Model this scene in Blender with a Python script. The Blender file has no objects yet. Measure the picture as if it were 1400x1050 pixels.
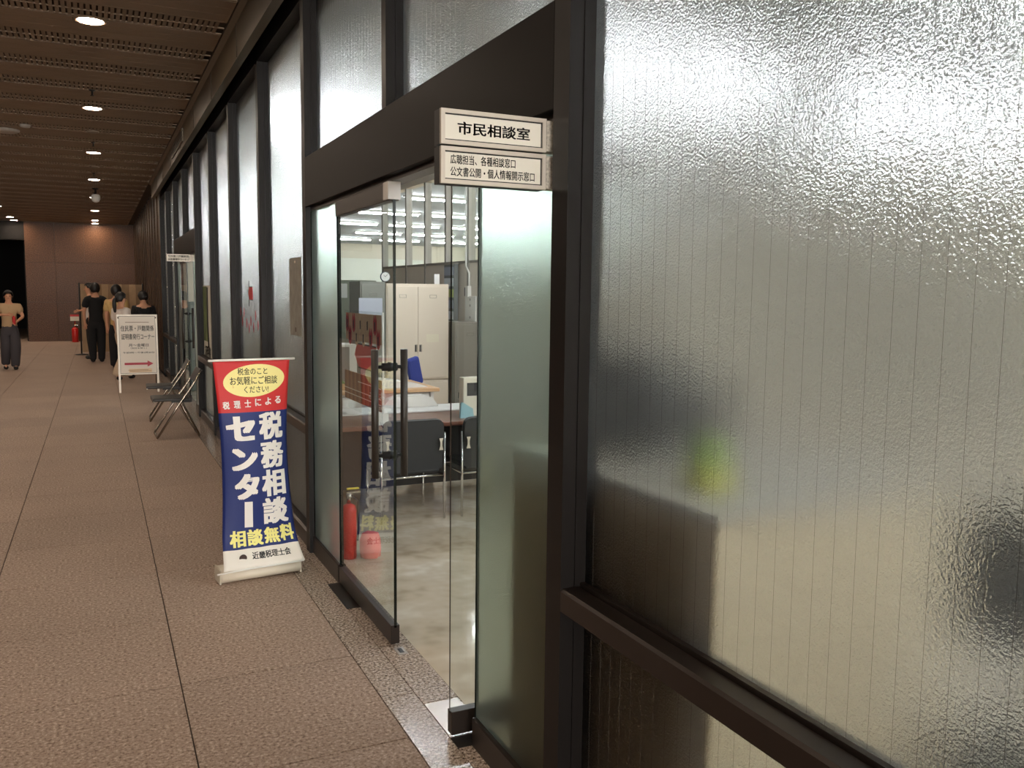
import bpy, bmesh, math, random
from mathutils import Vector, Matrix, Euler
random.seed(7)
PI = math.pi
SC = bpy.context.scene
COL = SC.collection

# ------------------------------------------------------------------ camera, world, exposure
cam_d = bpy.data.cameras.new('camera')
cam = bpy.data.objects.new('camera', cam_d); COL.objects.link(cam)
cam_d.sensor_width = 36.0
cam_d.lens = 1183.6 / 1400 * 36
cam_d.clip_start = 0.05; cam_d.clip_end = 200
R = Matrix.Rotation(-0.4463993, 4, 'Z') @ Matrix.Rotation(1.46718, 4, 'X') @ Matrix.Rotation(0.0110463, 4, 'Z')
cam.matrix_world = Matrix.Translation((0, 0, 1.6)) @ R
SC.camera = cam
w = bpy.data.worlds.new('world'); SC.world = w; w.use_nodes = True
w.node_tree.nodes['Background'].inputs[0].default_value = (0.9, 0.8, 0.7, 1)
w.node_tree.nodes['Background'].inputs[1].default_value = 0.006
vs = SC.view_settings
vs.view_transform = 'Standard'; vs.look = 'None'; vs.gamma = 1; vs.use_curve_mapping = False
vs.exposure = 0.0
TUBE_POWER = 158.0      # office tubes, emission strength
DOWN_POWER = 195.0    # corridor downlights, emission strength
ADDED_ENTRY = 34.0           # glow of an unseen entrance added behind the camera
SC.cycles.use_denoising = True
SC.cycles.max_bounces = 10
SC.cycles.transparent_max_bounces = 16
SC.cycles.transmission_bounces = 8
SC.cycles.sample_clamp_indirect = 6.0
SC.cycles.use_light_tree = True

# ------------------------------------------------------------------ materials
def lin(c):
    return tuple(((v / 255) / 12.92 if v / 255 <= 0.04045 else ((v / 255 + 0.055) / 1.055) ** 2.4) for v in c)

MATS = {}
def mat(name, rgb, rough=0.6, metal=0.0, spec=0.5, noise=None, bump=None, coat=0.0):
    """rgb in sRGB 0-255; noise=(scale, amount) mottles the colour; bump=(scale, distance)"""
    if name in MATS: return MATS[name]
    m = bpy.data.materials.new(name); m.use_nodes = True
    nt = m.node_tree; b = nt.nodes['Principled BSDF']
    c = lin(rgb)
    b.inputs['Base Color'].default_value = (*c, 1)
    b.inputs['Roughness'].default_value = rough
    b.inputs['Metallic'].default_value = metal
    b.inputs['Specular IOR Level'].default_value = spec
    b.inputs['Coat Weight'].default_value = coat
    if noise or bump:
        tc = nt.nodes.new('ShaderNodeTexCoord')
    if noise:
        n = nt.nodes.new('ShaderNodeTexNoise'); n.inputs['Scale'].default_value = noise[0]
        n.inputs['Detail'].default_value = 4
        r = nt.nodes.new('ShaderNodeValToRGB')
        a = noise[1]
        r.color_ramp.elements[0].position = 0.35; r.color_ramp.elements[1].position = 0.65
        r.color_ramp.elements[0].color = (*[v * (1 - a) for v in c], 1)
        r.color_ramp.elements[1].color = (*[min(1, v * (1 + a)) for v in c], 1)
        nt.links.new(tc.outputs['Object'], n.inputs['Vector'])
        nt.links.new(n.outputs['Fac'], r.inputs['Fac']); nt.links.new(r.outputs['Color'], b.inputs['Base Color'])
    if bump:
        n2 = nt.nodes.new('ShaderNodeTexNoise'); n2.inputs['Scale'].default_value = bump[0]
        bp = nt.nodes.new('ShaderNodeBump'); bp.inputs['Strength'].default_value = 1; bp.inputs['Distance'].default_value = bump[1]
        nt.links.new(tc.outputs['Object'], n2.inputs['Vector'])
        nt.links.new(n2.outputs['Fac'], bp.inputs['Height']); nt.links.new(bp.outputs['Normal'], b.inputs['Normal'])
    MATS[name] = m
    return m

def emit(name, rgb, s):
    m = bpy.data.materials.new(name); m.use_nodes = True
    nt = m.node_tree; nt.nodes.clear()
    e = nt.nodes.new('ShaderNodeEmission'); e.inputs[0].default_value = (*rgb, 1); e.inputs[1].default_value = s
    o = nt.nodes.new('ShaderNodeOutputMaterial'); nt.links.new(e.outputs[0], o.inputs[0])
    return m

def granite(name, cols, scale, rough, stretch=(1, 1, 1), bump=0.0004, rand=0.06, spec=0.5):
    """speckled stone: noise cells through a ramp of real stone colours"""
    m = bpy.data.materials.new(name); m.use_nodes = True
    nt = m.node_tree; b = nt.nodes['Principled BSDF']
    g = nt.nodes.new('ShaderNodeNewGeometry')
    mp = nt.nodes.new('ShaderNodeMapping'); mp.inputs['Scale'].default_value = stretch
    nt.links.new(g.outputs['Position'], mp.inputs['Vector'])
    n = nt.nodes.new('ShaderNodeTexNoise'); n.inputs['Scale'].default_value = scale
    n.inputs['Detail'].default_value = 3; n.inputs['Roughness'].default_value = 0.7
    nt.links.new(mp.outputs[0], n.inputs['Vector'])
    r = nt.nodes.new('ShaderNodeValToRGB'); cr = r.color_ramp
    k = len(cols)
    while len(cr.elements) < k: cr.elements.new(0.5)
    for i, c in enumerate(cols):
        cr.elements[i].position = 0.34 + 0.32 * i / (k - 1)
        cr.elements[i].color = (*lin(c), 1)
    nt.links.new(n.outputs['Fac'], r.inputs['Fac'])
    oi = nt.nodes.new('ShaderNodeObjectInfo')
    ma = nt.nodes.new('ShaderNodeMapRange'); ma.inputs['To Min'].default_value = 1 - rand; ma.inputs['To Max'].default_value = 1 + rand
    nt.links.new(oi.outputs['Random'], ma.inputs['Value'])
    n3 = nt.nodes.new('ShaderNodeTexNoise'); n3.inputs['Scale'].default_value = 1.3
    nt.links.new(g.outputs['Position'], n3.inputs['Vector'])
    ma2 = nt.nodes.new('ShaderNodeMapRange'); ma2.inputs['To Min'].default_value = 0.88; ma2.inputs['To Max'].default_value = 1.12
    nt.links.new(n3.outputs['Fac'], ma2.inputs['Value'])
    mu = nt.nodes.new('ShaderNodeMath'); mu.operation = 'MULTIPLY'
    nt.links.new(ma.outputs[0], mu.inputs[0]); nt.links.new(ma2.outputs[0], mu.inputs[1])
    sc = nt.nodes.new('ShaderNodeVectorMath'); sc.operation = 'SCALE'
    nt.links.new(r.outputs['Color'], sc.inputs[0]); nt.links.new(mu.outputs[0], sc.inputs['Scale'])
    nt.links.new(sc.outputs[0], b.inputs['Base Color'])
    b.inputs['Roughness'].default_value = rough
    b.inputs['Specular IOR Level'].default_value = spec
    bp = nt.nodes.new('ShaderNodeBump'); bp.inputs['Distance'].default_value = bump; bp.inputs['Strength'].default_value = 1
    nt.links.new(n.outputs['Fac'], bp.inputs['Height']); nt.links.new(bp.outputs['Normal'], b.inputs['Normal'])
    return m

def frosted(name, tint, rough, scale, dist, trans, ior=1.12):
    """patterned obscure glass: rough refraction with a little scatter, an orange-peel relief and a surface sheen.
    Only the corridor-side face refracts; the other faces of the pane are clear."""
    m = bpy.data.materials.new(name); m.use_nodes = True
    nt = m.node_tree; nt.nodes.clear()
    out = nt.nodes.new('ShaderNodeOutputMaterial')
    g = nt.nodes.new('ShaderNodeNewGeometry')
    n = nt.nodes.new('ShaderNodeTexNoise'); n.inputs['Scale'].default_value = scale; n.inputs['Detail'].default_value = 1.5
    nt.links.new(g.outputs['Position'], n.inputs['Vector'])
    bp = nt.nodes.new('ShaderNodeBump'); bp.inputs['Distance'].default_value = dist; bp.inputs['Strength'].default_value = 1
    nt.links.new(n.outputs['Fac'], bp.inputs['Height'])
    rf = nt.nodes.new('ShaderNodeBsdfRefraction'); rf.inputs['Color'].default_value = (*tint, 1)
    rf.inputs['Roughness'].default_value = rough; rf.inputs['IOR'].default_value = ior
    tl = nt.nodes.new('ShaderNodeBsdfTranslucent'); tl.inputs['Color'].default_value = (*tint, 1)
    gl = nt.nodes.new('ShaderNodeBsdfGlossy'); gl.inputs['Roughness'].default_value = 0.22
    fr = nt.nodes.new('ShaderNodeFresnel'); fr.inputs['IOR'].default_value = 1.45
    for x in (rf, tl, gl): nt.links.new(bp.outputs['Normal'], x.inputs['Normal'])
    m1 = nt.nodes.new('ShaderNodeMixShader'); m1.inputs[0].default_value = trans
    nt.links.new(rf.outputs[0], m1.inputs[1]); nt.links.new(tl.outputs[0], m1.inputs[2])
    m2 = nt.nodes.new('ShaderNodeMixShader')
    nt.links.new(fr.outputs[0], m2.inputs[0]); nt.links.new(m1.outputs[0], m2.inputs[1]); nt.links.new(gl.outputs[0], m2.inputs[2])
    nt.links.new(m2.outputs[0], out.inputs[0])
    return m

def clear(name, tint, ior=1.5, rough=0.0):
    m = bpy.data.materials.new(name); m.use_nodes = True
    nt = m.node_tree; nt.nodes.clear()
    out = nt.nodes.new('ShaderNodeOutputMaterial')
    t = nt.nodes.new('ShaderNodeBsdfTransparent'); t.inputs[0].default_value = (*tint, 1)
    gl = nt.nodes.new('ShaderNodeBsdfGlossy'); gl.inputs['Roughness'].default_value = rough
    fr = nt.nodes.new('ShaderNodeFresnel'); fr.inputs['IOR'].default_value = ior
    mx = nt.nodes.new('ShaderNodeMixShader')
    nt.links.new(fr.outputs[0], mx.inputs[0]); nt.links.new(t.outputs[0], mx.inputs[1]); nt.links.new(gl.outputs[0], mx.inputs[2])
    nt.links.new(mx.outputs[0], out.inputs[0])
    return m

M_FRAME = mat('dark_bronze', (25, 22, 21), 0.4, 0.0, 0.2, noise=(3, 0.08))
M_BEAM = mat('bronze_header', (14, 11, 10), 0.42, 0.0, 0.08, noise=(2, 0.1))
M_RAIL = mat('bronze_rail', (50, 42, 38), 0.35, 0.5)
M_STEEL = mat('steel', (190, 188, 184), 0.25, 1.0)
M_CHROME = mat('chrome', (225, 225, 225), 0.12, 1.0)
M_PLATE = mat('brushed_plate', (206, 198, 192), 0.22, 0.35)  # pale, mostly diffuse colour stands in for a tube reflected in the steel
M_BLACK = mat('black_plastic', (22, 22, 23), 0.5)
M_PANEL = mat('ceiling_panel', (128, 106, 84), 0.5, 0.1, noise=(4, 0.06))
M_SLOT = mat('ceiling_slot', (70, 58, 47), 0.8)
M_BULK = mat('bulkhead_paint', (88, 78, 62), 0.4, 0.25, noise=(2, 0.05))
M_DARK = mat('dark_void', (14, 11, 9), 0.9)
M_WHITE = mat('white_paint', (232, 230, 224), 0.5)
M_CREAM = mat('cream_plastic', (226, 219, 200), 0.45)
M_PAPER = mat('paper', (236, 235, 230), 0.8)
M_INK = mat('black_ink', (20, 18, 20), 0.6)
M_RED = mat('red', (190, 34, 36), 0.45)
M_TILE = granite('floor_tile_stone', [(112, 91, 78), (158, 136, 121), (172, 151, 136), (208, 188, 172)], 75, 0.62, (1, 1, 1), 0.00015, 0.05, 0.2)
M_GRAN = granite('granite_strip', [(52, 42, 37), (146, 128, 114), (192, 174, 158), (230, 216, 204)], 85, 0.16, (1, 1, 1), 0.0002, 0.05)
M_GROUT = mat('grout', (70, 60, 52), 0.9)
M_STONE = granite('brown_granite', [(50, 30, 20), (84, 56, 38), (98, 68, 48), (124, 92, 68)], 45, 0.3, (1, 1, 1), 0.0001, 0.06, 0.12)
M_STONE2 = granite('brown_granite_matt', [(50, 38, 30), (74, 58, 46), (86, 68, 55), (104, 84, 68)], 45, 0.45, (1, 1, 1), 0.0001, 0.14, 0.08)
M_OFLOOR = granite('office_floor_vinyl', [(184, 168, 144), (206, 191, 168), (214, 201, 180), (230, 221, 204)], 2.3, 0.1, (1, 1, 1), 0.0, 0.0, 0.6)
M_OCEIL = mat('office_ceiling', (172, 180, 186), 0.8)
M_OWALL = mat('office_wall', (208, 202, 184), 0.8)
M_PART = mat('partition_beige', (216, 206, 192), 0.6)
M_ALU = mat('aluminium', (150, 145, 136), 0.45, 0.3)
M_LOCK = mat('locker_beige', (228, 216, 196), 0.45)
M_GREY = mat('grey_steel', (150, 150, 142), 0.5)
M_FROST = frosted('obscure_glass', (0.445, 0.455, 0.45), 0.34, 200, 0.006, 0.10, 1.15)
M_FROST2 = frosted('etched_door_glass', (0.50, 0.60, 0.545), 0.33, 420, 0.0016, 0.2)
M_CLEAR = clear('clear_glass', (0.93, 0.965, 0.945))
M_CLEARB = clear('clear_glass_back', (1, 1, 1), 1.0001)
M_EDGE = mat('glass_edge', (14, 20, 18), 0.2)
M_TUBE = emit('tube_light', (0.93, 0.97, 1.0), TUBE_POWER)
M_DOWN = emit('downlight_glow', (1.0, 0.81, 0.63), DOWN_POWER)
M_SKIN = mat('skin', (205, 150, 118), 0.55)
M_HAIR = mat('black_hair', (20, 16, 15), 0.5)
M_WOOD = mat('table_wood', (112, 72, 56), 0.3, noise=(3, 0.15))

# ------------------------------------------------------------------ geometry helpers
class MB:
    def __init__(s): s.bm = bmesh.new()
    def box(s, x0, x1, y0, y1, z0, z1, mi=0, M=None, bev=0):
        v = [(x, y, z) for x in (x0, x1) for y in (y0, y1) for z in (z0, z1)]
        if M is not None: v = [M @ Vector(p) for p in v]
        vv = [s.bm.verts.new(p) for p in v]
        fs = [(0, 1, 3, 2), (4, 6, 7, 5), (0, 4, 5, 1), (2, 3, 7, 6), (0, 2, 6, 4), (1, 5, 7, 3)]
        faces = [s.bm.faces.new([vv[i] for i in f]) for f in fs]
        for f in faces: f.material_index = mi
        if bev:
            r = bmesh.ops.bevel(s.bm, geom=list({e for f in faces for e in f.edges}), offset=bev, segments=2, affect='EDGES', profile=0.5)
            for f in r['faces']: f.material_index = mi
        return s
    def tube(s, pts, r, n=8, mi=0, caps=True, closed=False):
        pts = [Vector(p) for p in pts]
        rs = r if isinstance(r, (list, tuple)) else [r] * len(pts)
        rings = []; up = None
        for i, p in enumerate(pts):
            if closed: d = pts[(i + 1) % len(pts)] - pts[i - 1]
            else: d = pts[min(i + 1, len(pts) - 1)] - pts[max(i - 1, 0)]
            d.normalize()
            if up is None:
                up = Vector((0, 0, 1)) if abs(d.z) < 0.9 else Vector((1, 0, 0))
            a = d.cross(up).normalized(); b = a.cross(d).normalized(); up = b
            rings.append([s.bm.verts.new(p + (a * math.cos(2 * PI * k / n) + b * math.sin(2 * PI * k / n)) * rs[i]) for k in range(n)])
        m = len(rings)
        for i in range(m if closed else m - 1):
            A, B = rings[i], rings[(i + 1) % m]
            for k in range(n):
                f = s.bm.faces.new((A[k], A[(k + 1) % n], B[(k + 1) % n], B[k])); f.material_index = mi; f.smooth = True
        if caps and not closed:
            f = s.bm.faces.new(rings[0][::-1]); f.material_index = mi
            f = s.bm.faces.new(rings[-1]); f.material_index = mi
        return s
    def lathe(s, prof, c=(0, 0, 0), n=20, mi=0, axis='Z', smooth=True):
        rings = []
        for r, z in prof:
            ring = []
            for k in range(n):
                a = 2 * PI * k / n
                p = (r * math.cos(a), r * math.sin(a), z)
                if axis == 'Y': p = (p[0], p[2], p[1])
                if axis == 'X': p = (p[2], p[0], p[1])
                ring.append(s.bm.verts.new((p[0] + c[0], p[1] + c[1], p[2] + c[2])))
            rings.append(ring)
        for A, B in zip(rings, rings[1:]):
            for k in range(n):
                f = s.bm.faces.new((A[k], A[(k + 1) % n], B[(k + 1) % n], B[k])); f.material_index = mi; f.smooth = smooth
        for ring in (rings[0][::-1], rings[-1]):
            f = s.bm.faces.new(ring); f.material_index = mi
        return s
    def prism(s, poly, a, b, axis='Z', mi=0, M=None):
        """poly in the two other axes, extruded from a to b along axis"""
        def P(u, v, t):
            p = {'Z': (u, v, t), 'Y': (u, t, v), 'X': (t, u, v)}[axis]
            return M @ Vector(p) if M is not None else p
        A = [s.bm.verts.new(P(u, v, a)) for u, v in poly]; B = [s.bm.verts.new(P(u, v, b)) for u, v in poly]
        n = len(poly)
        fs = [s.bm.faces.new(A[::-1]), s.bm.faces.new(B)] + [s.bm.faces.new((A[k], A[(k + 1) % n], B[(k + 1) % n], B[k])) for k in range(n)]
        for f in fs: f.material_index = mi
        return s
    def done(s, name, mats, parent=None, loc=None):
        bmesh.ops.recalc_face_normals(s.bm, faces=s.bm.faces)
        me = bpy.data.meshes.new(name); s.bm.to_mesh(me); s.bm.free()
        for m in (mats if isinstance(mats, (list, tuple)) else [mats]): me.materials.append(m)
        return link(name, me, parent, loc)

def link(name, me, parent=None, loc=None):
    o = bpy.data.objects.new(name, me); COL.objects.link(o)
    if parent is not None: o.parent = parent
    if loc is not None: o.location = loc
    return o
def tag(o, label=None, cat=None, group=None, kind=None):
    if label: o['label'] = label
    if cat: o['category'] = cat
    if group: o['group'] = group
    if kind: o['kind'] = kind
    return o
def empty(name, loc=(0, 0, 0), rz=0.0, **k):
    o = bpy.data.objects.new(name, None); COL.objects.link(o); o.empty_display_size = 0.1
    o.location = loc; o.rotation_euler = (0, 0, rz)
    return tag(o, **k)
def copy_tree(o, parent=None):
    c = o.copy(); COL.objects.link(c)
    if parent is not None: c.parent = parent
    for ch in list(o.children): copy_tree(ch, c)
    return c

def text_geo(body, bold=0.0):
    """glyph outlines as a flat mesh: (verts 2D, faces), normalised to a 0..1 box on both axes"""
    cu = bpy.data.curves.new('t', 'FONT'); cu.body = body; cu.offset = bold; cu.resolution_u = 3
    o = bpy.data.objects.new('t', cu); COL.objects.link(o)
    dg = bpy.context.evaluated_depsgraph_get()
    me = bpy.data.meshes.new_from_object(o.evaluated_get(dg))
    bpy.data.objects.remove(o); bpy.data.curves.remove(cu)
    vs = [v.co.copy() for v in me.vertices]; fs = [tuple(p.vertices) for p in me.polygons]
    bpy.data.meshes.remove(me)
    x0 = min(v.x for v in vs); x1 = max(v.x for v in vs); y0 = min(v.y for v in vs); y1 = max(v.y for v in vs)
    return [((v.x - x0) / (x1 - x0), (v.y - y0) / (y1 - y0)) for v in vs], fs
def text_on(name, items, fn, material, parent):
    """items: (text, u0, u1, v0, v1, bold[, rotate]); fn maps (u, v) to 3D; one mesh of print"""
    V = []; F = []
    for it in items:
        body, u0, u1, v0, v1, bold = it[:6]
        vs, fs = text_geo(body, 0.0)
        nch = len(body)
        # heavier strokes: the outlines repeated at small offsets (bold is a share of one glyph)
        bu = bold * 0.9 * (u1 - u0) / nch; bv = bold * 0.5 * (v1 - v0)
        offs = [(0, 0)] if bold < 0.006 else [(-bu, -bv), (0, -bv), (bu, -bv), (-bu, 0), (bu, 0), (-bu, bv), (0, bv), (bu, bv)]
        for du, dv in offs:
            k = len(V)
            for a, b in vs:
                V.append(fn(u0 + bu + a * (u1 - u0 - 2 * bu) + du, v0 + bv + b * (v1 - v0 - 2 * bv) + dv))
            F += [tuple(i + k for i in f) for f in fs]
    me = bpy.data.meshes.new(name); me.from_pydata(V, [], F); me.materials.append(material)
    o = link(name, me, parent); o['kind'] = 'stuff'
    return o

# ------------------------------------------------------------------ corridor floor
XF = 1.13                                   # outer face of the bronze framing
PITCH = 1.59
def yk(k): return 2.035 + PITCH * k
MW = 0.086
fl = MB().box(-6.5, 1.10, -13.5, 46, -0.08, -0.006).done('floor', M_GROUT)
fl['kind'] = 'structure'
tm = None
xs = [0.256 - 0.8 * i for i in range(0, 6)]
def tile_mesh(wx, wy, t=0.006, material=None, name='tile'):
    g = 0.0025
    b = MB(); b.box(g, wx - g, g, wy - g, -0.02, 0, bev=0.0015)
    o = b.done(name, material or M_TILE, fl); return o
cols = [(0.256, 0.965)] + [(0.256 - 0.8 * (i + 1), 0.256 - 0.8 * i) for i in range(7)]
J0 = 3.626; TP = 0.78
protos = {}
for (a, b_) in cols:
    nmax = 14
    for j in range(-6, nmax):
        if a < -2.9 and j < 2: pass
        wkey = round(b_ - a, 3)
        if wkey not in protos:
            o = tile_mesh(b_ - a, TP); protos[wkey] = o
        else:
            o = protos[wkey].copy(); COL.objects.link(o)
        o.location = (a, J0 + TP * j, 0)
far = MB()
for (a, b_) in cols:
    for j in range(14, 50):
        y = J0 + TP * j
        far.box(a + 0.0025, b_ - 0.0025, y + 0.0025, y + TP - 0.0025, -0.02, 0)
o = far.done('distant_tile', M_TILE, fl); o['kind'] = 'stuff'
# granite border: outer strip and threshold strip
ps = None
for j in range(-4, 17):
    y = 3.174 + 0.87 * j
    if ps is None:
        ps = MB().box(0.967, 1.0975, 0.002, 0.868, -0.02, 0.0, bev=0.001).done('granite_slab', M_GRAN, fl)
    else:
        c = ps.copy(); COL.objects.link(c); ps2 = c
    (ps if j == -4 else ps2).location = (0, y, 0)
for (y0, y1) in [(-0.4, 0.6), (0.6, 1.6), (1.6, 2.6), (2.6, 3.07), (3.07, 3.666), (3.666, 4.18), (4.18, 5.22)] + [(5.22 + 1.0 * i, 6.22 + 1.0 * i) for i in range(12)]:
    MB().box(1.1005, 1.246, y0 + 0.0015, y1 - 0.0015, -0.02, 0.0, bev=0.001).done('threshold_slab', M_GRAN, fl)

# ------------------------------------------------------------------ ceiling of the corridor
CZ = 3.6
ce = MB().box(-6.5, 1.12, -13.5, 46, CZ + 0.03, CZ + 0.1).done('ceiling', M_SLOT); ce['kind'] = 'structure'
PP = 0.87
pb = MB()
# smooth band in three shallow folds, then a louvred band of fins
for i, (a, b_) in enumerate(((0.008, 0.17), (0.175, 0.335), (0.34, 0.503))):
    pb.box(-6.4, 0.955, a, b_, CZ, CZ + 0.012, 0)
pan = pb.done('panel', M_PANEL, ce)
lb = MB()
lb.box(-6.4, 0.955, 0.508, 0.53, CZ, CZ + 0.01); lb.box(-6.4, 0.955, 0.685, 0.70, CZ, CZ + 0.01); lb.box(-6.4, 0.955, 0.845, 0.86, CZ, CZ + 0.01)
for i in range(163):
    x = -5.6 + 0.04 * i
    lb.box(x, x + 0.026, 0.53, 0.685, CZ + 0.002, CZ + 0.01); lb.box(x, x + 0.026, 0.70, 0.845, CZ + 0.002, CZ + 0.01)
lou = lb.done('louvre', M_PANEL, ce); lou['kind'] = 'stuff'
for j in range(-8, 44):
    y = 6.50 + PP * j
    if j == -8: a, b_ = pan, lou
    else:
        a = pan.copy(); b_ = lou.copy(); COL.objects.link(a); COL.objects.link(b_)
    a.location.y = y; b_.location.y = y
# bulkhead between the panels and the glazing
t = MB().prism([(0.962, CZ + 0.02), (0.962, CZ - 0.01), (0.998, CZ - 0.035), (1.0, 3.318), (1.062, 3.318), (1.062, CZ + 0.02)], -2, 18.0, 'Y').done('trim_1', M_BULK); t['kind'] = 'structure'
for i in range(12):
    MB().box(0.9945, 1.0, 0.5 + 1.59 * i, 0.504 + 1.59 * i, 3.32, 3.56).done('joint_line', M_SLOT, t)
v = empty('ceiling_vent', (0.998, 12.05, 3.45), label='slotted air vent set into the bulkhead above the glazing', cat='vent')
MB().box(-0.014, 0.0, -0.8, 0.8, -0.075, 0.075).done('frame', M_BULK, v)
for z in (-0.035, 0.0, 0.035):
    MB().box(-0.018, -0.012, -0.77, 0.77, z - 0.008, z + 0.008).done('slat', M_BLACK, v)

# ------------------------------------------------------------------ downlights
def downlight(x, y, label):
    d = empty('downlight', (x, y, CZ), label=label, cat='ceiling light', group='recessed corridor downlights')
    return d
d0 = None
names = ['nearest', 'second', 'third', 'fourth', 'fifth', 'sixth', 'seventh', 'eighth']
DY = [7.43 + 3.48 * i for i in range(7)] + [29.6]
for row, (rx, rl) in enumerate(((0.03, 'in the row running straight down the corridor'), (-2.12, 'in the left row of the corridor ceiling'), (-4.25, 'in the outermost left row'))):
    for i, y in enumerate([-9.97, -6.49, -3.01, 0.47, 3.95] + DY):
        if row == 2 and i < 4: continue
        lab = (('warm round downlight %s, ' % ('far behind', 'well behind', 'just behind', 'directly overhead', 'just ahead overhead')[i]) if i < 5 else 'warm round recessed downlight, %s ' % names[i - 5]) + rl
        if d0 is None:
            d0 = downlight(rx, y, lab)
            MB().lathe([(0.125, 0.0), (0.125, -0.008), (0.098, -0.010), (0.094, -0.002)], n=28).done('trim_ring', M_PANEL, d0)
            MB().lathe([(0.090, -0.004), (0.088, -0.0065)], n=24).done('lamp', M_DOWN, d0)
        else:
            d = copy_tree(d0); d.location = (rx, y, CZ); d['label'] = lab
# sprinkler heads and detectors
def ceiling_bits():
    for i, y in enumerate((9.95, 13.4, 16.9, 20.3)):
        s = empty('sprinkler', (0.03, y, CZ), label='small dark sprinkler head on the ceiling %s' % ('just before the second downlight', 'just before the third downlight', 'just before the fourth downlight', 'just before the fifth downlight')[i], cat='sprinkler', group='ceiling sprinklers')
        MB().lathe([(0.03, 0.0), (0.028, -0.008), (0.01, -0.012), (0.01, -0.05), (0.018, -0.052), (0.018, -0.058)], n=12).done('body', M_BLACK, s)
    for x, y, r, lab in ((-0.97, 12.9, 0.16, 'white round speaker cover on the ceiling at the left edge'), (-0.72, 12.4, 0.06, 'small white smoke detector right of the speaker cover')):
        s = empty('smoke_detector', (x, y, CZ), label=lab, cat='detector')
        MB().lathe([(r, 0.0), (r, -0.02), (r * 0.8, -0.035), (r * 0.4, -0.04)], n=20).done('cover', mat('detector_white', (170, 160, 150), 0.5), s)
    for x, y, lab in ((0.03, 12.5, 'flat beige ceiling sensor between the second and third downlights'), (0.04, 16.0, 'flat beige ceiling sensor between the third and fourth downlights')):
        s = empty('ceiling_sensor', (x, y, CZ), label=lab, cat='sensor')
        MB().lathe([(0.075, 0.0), (0.073, -0.012), (0.05, -0.02)], n=20).done('cover', mat('sensor_beige', (140, 126, 110), 0.5), s)
    s = empty('security_camera', (0.05, 19.4, CZ), label='small hanging security camera on the ceiling between downlights', cat='camera')
    MB().lathe([(0.06, 0), (0.06, -0.02), (0.02, -0.03), (0.02, -0.12)], n=14).done('mount', M_BLACK, s)
    MB().lathe([(0.06, -0.12), (0.085, -0.15), (0.085, -0.21), (0.06, -0.26), (0.02, -0.28)], n=16).done('housing', M_WHITE, s)
ceiling_bits()

# ------------------------------------------------------------------ glazed facade
def mullion(name, y, z0, z1, w_=MW):
    x = XF
    poly = [(x, y), (x + 0.039, y), (x + 0.039, y + 0.004), (x + 0.044, y + 0.004), (x + 0.044, y), (x + 0.125, y),
            (x + 0.125, y + w_), (x + 0.044, y + w_), (x + 0.044, y + w_ - 0.004), (x + 0.039, y + w_ - 0.004), (x + 0.039, y + w_), (x, y + w_)]
    o = MB().prism(poly, z0, z1, 'Z').done(name, M_FRAME); o['kind'] = 'structure'
    return o
tn = [2]
def tname():
    s = 'trim_%d' % tn[0]; tn[0] += 1; return s
for k in range(-2, 11):
    if k in (1, 7): mullion(tname(), yk(k), 2.383, 3.43, 0.06)
    else: mullion(tname(), yk(k), 0.0, 3.43)
o = MB().box(XF, XF + 0.12, yk(-2), yk(10) + MW, 3.295, 3.60).done(tname(), M_FRAME); o['kind'] = 'structure'
wn = [1]
GX = XF + 0.078
def pane_mesh(y0, y1, z0, z1, material, parent, name='glass_pane', x=GX, t=0.008):
    b = MB(); b.box(x, x + t, y0, y1, z0, z1, 1)
    b.bm.faces.ensure_lookup_table()
    for f in b.bm.faces:
        f.normal_update()
    for f in b.bm.faces:
        c = f.calc_center_median()
        f.material_index = 0 if abs(c.x - x) < 1e-5 else 1
    return b.done(name, [material, M_CLEARB], parent)
def wires(y0, y1, z0, z1, parent, x=GX, skew=0.0):
    b = MB(); n = int((y1 - y0) / 0.05)
    for i in range(1, n):
        y = y0 + 0.05 * i + 0.012
        r = 0.00035
        if y > y1 - 0.01: break
        j = random.uniform(-0.002, 0.002)
        b.tube([(x - 0.0012, y + j, z0), (x - 0.0012, y - j, (z0 + z1) / 2), (x - 0.0012, y + j, z1)], r, 4, caps=False)
    o = b.done('wire', mat('wire', (84, 78, 70), 0.6, 0.0), parent); o['kind'] = 'stuff'
def window(k, door=False):
    W = empty('window_%d' % wn[0], (0, 0, 0), kind='structure'); wn[0] += 1
    y0, y1 = yk(k) + (0.06 if k in (1, 7) else MW), yk(k + 1)
    if door:
        pane_mesh(y0 - 0.005, y1 + 0.005, 2.375, 3.30, M_FROST, W); wires(y0, y1, 2.383, 3.295, W)
        MB().box(XF + 0.05, XF + 0.10, y0, y1, 2.383, 2.40).done('frame', M_FRAME, W)
        return W
    pane_mesh(y0 - 0.005, y1 + 0.005, 0.785, 3.30, M_FROST, W)
    wires(y0, y1, 0.79, 3.295, W)
    pane_mesh(y0 - 0.005, y1 + 0.005, 0.09, 0.73, M_FROST, W, 'lower_pane')
    wires(y0, y1, 0.1, 0.726, W)
    # rail: front bar, lower step, bead against the glass
    MB().prism([(XF, 0.726), (XF, 0.782), (XF + 0.006, 0.79), (XF + 0.056, 0.79), (XF + 0.056, 0.784), (XF + 0.061, 0.784), (XF + 0.061, 0.80), (XF + 0.075, 0.80), (XF + 0.12, 0.79), (XF + 0.12, 0.726)], y0, y1, 'Y').done('rail', M_RAIL, W)
    MB().prism([(XF + 0.015, 0.0), (XF + 0.015, 0.092), (XF + 0.03, 0.10), (XF + 0.12, 0.10), (XF + 0.12, 0.0)], y0, y1, 'Y').done('bottom_rail', M_RAIL, W)
    return W
for k in (-2, -1, 2, 3, 4, 5, 8, 9): window(k)
for k in (0, 1, 6, 7): window(k, True)

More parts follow.
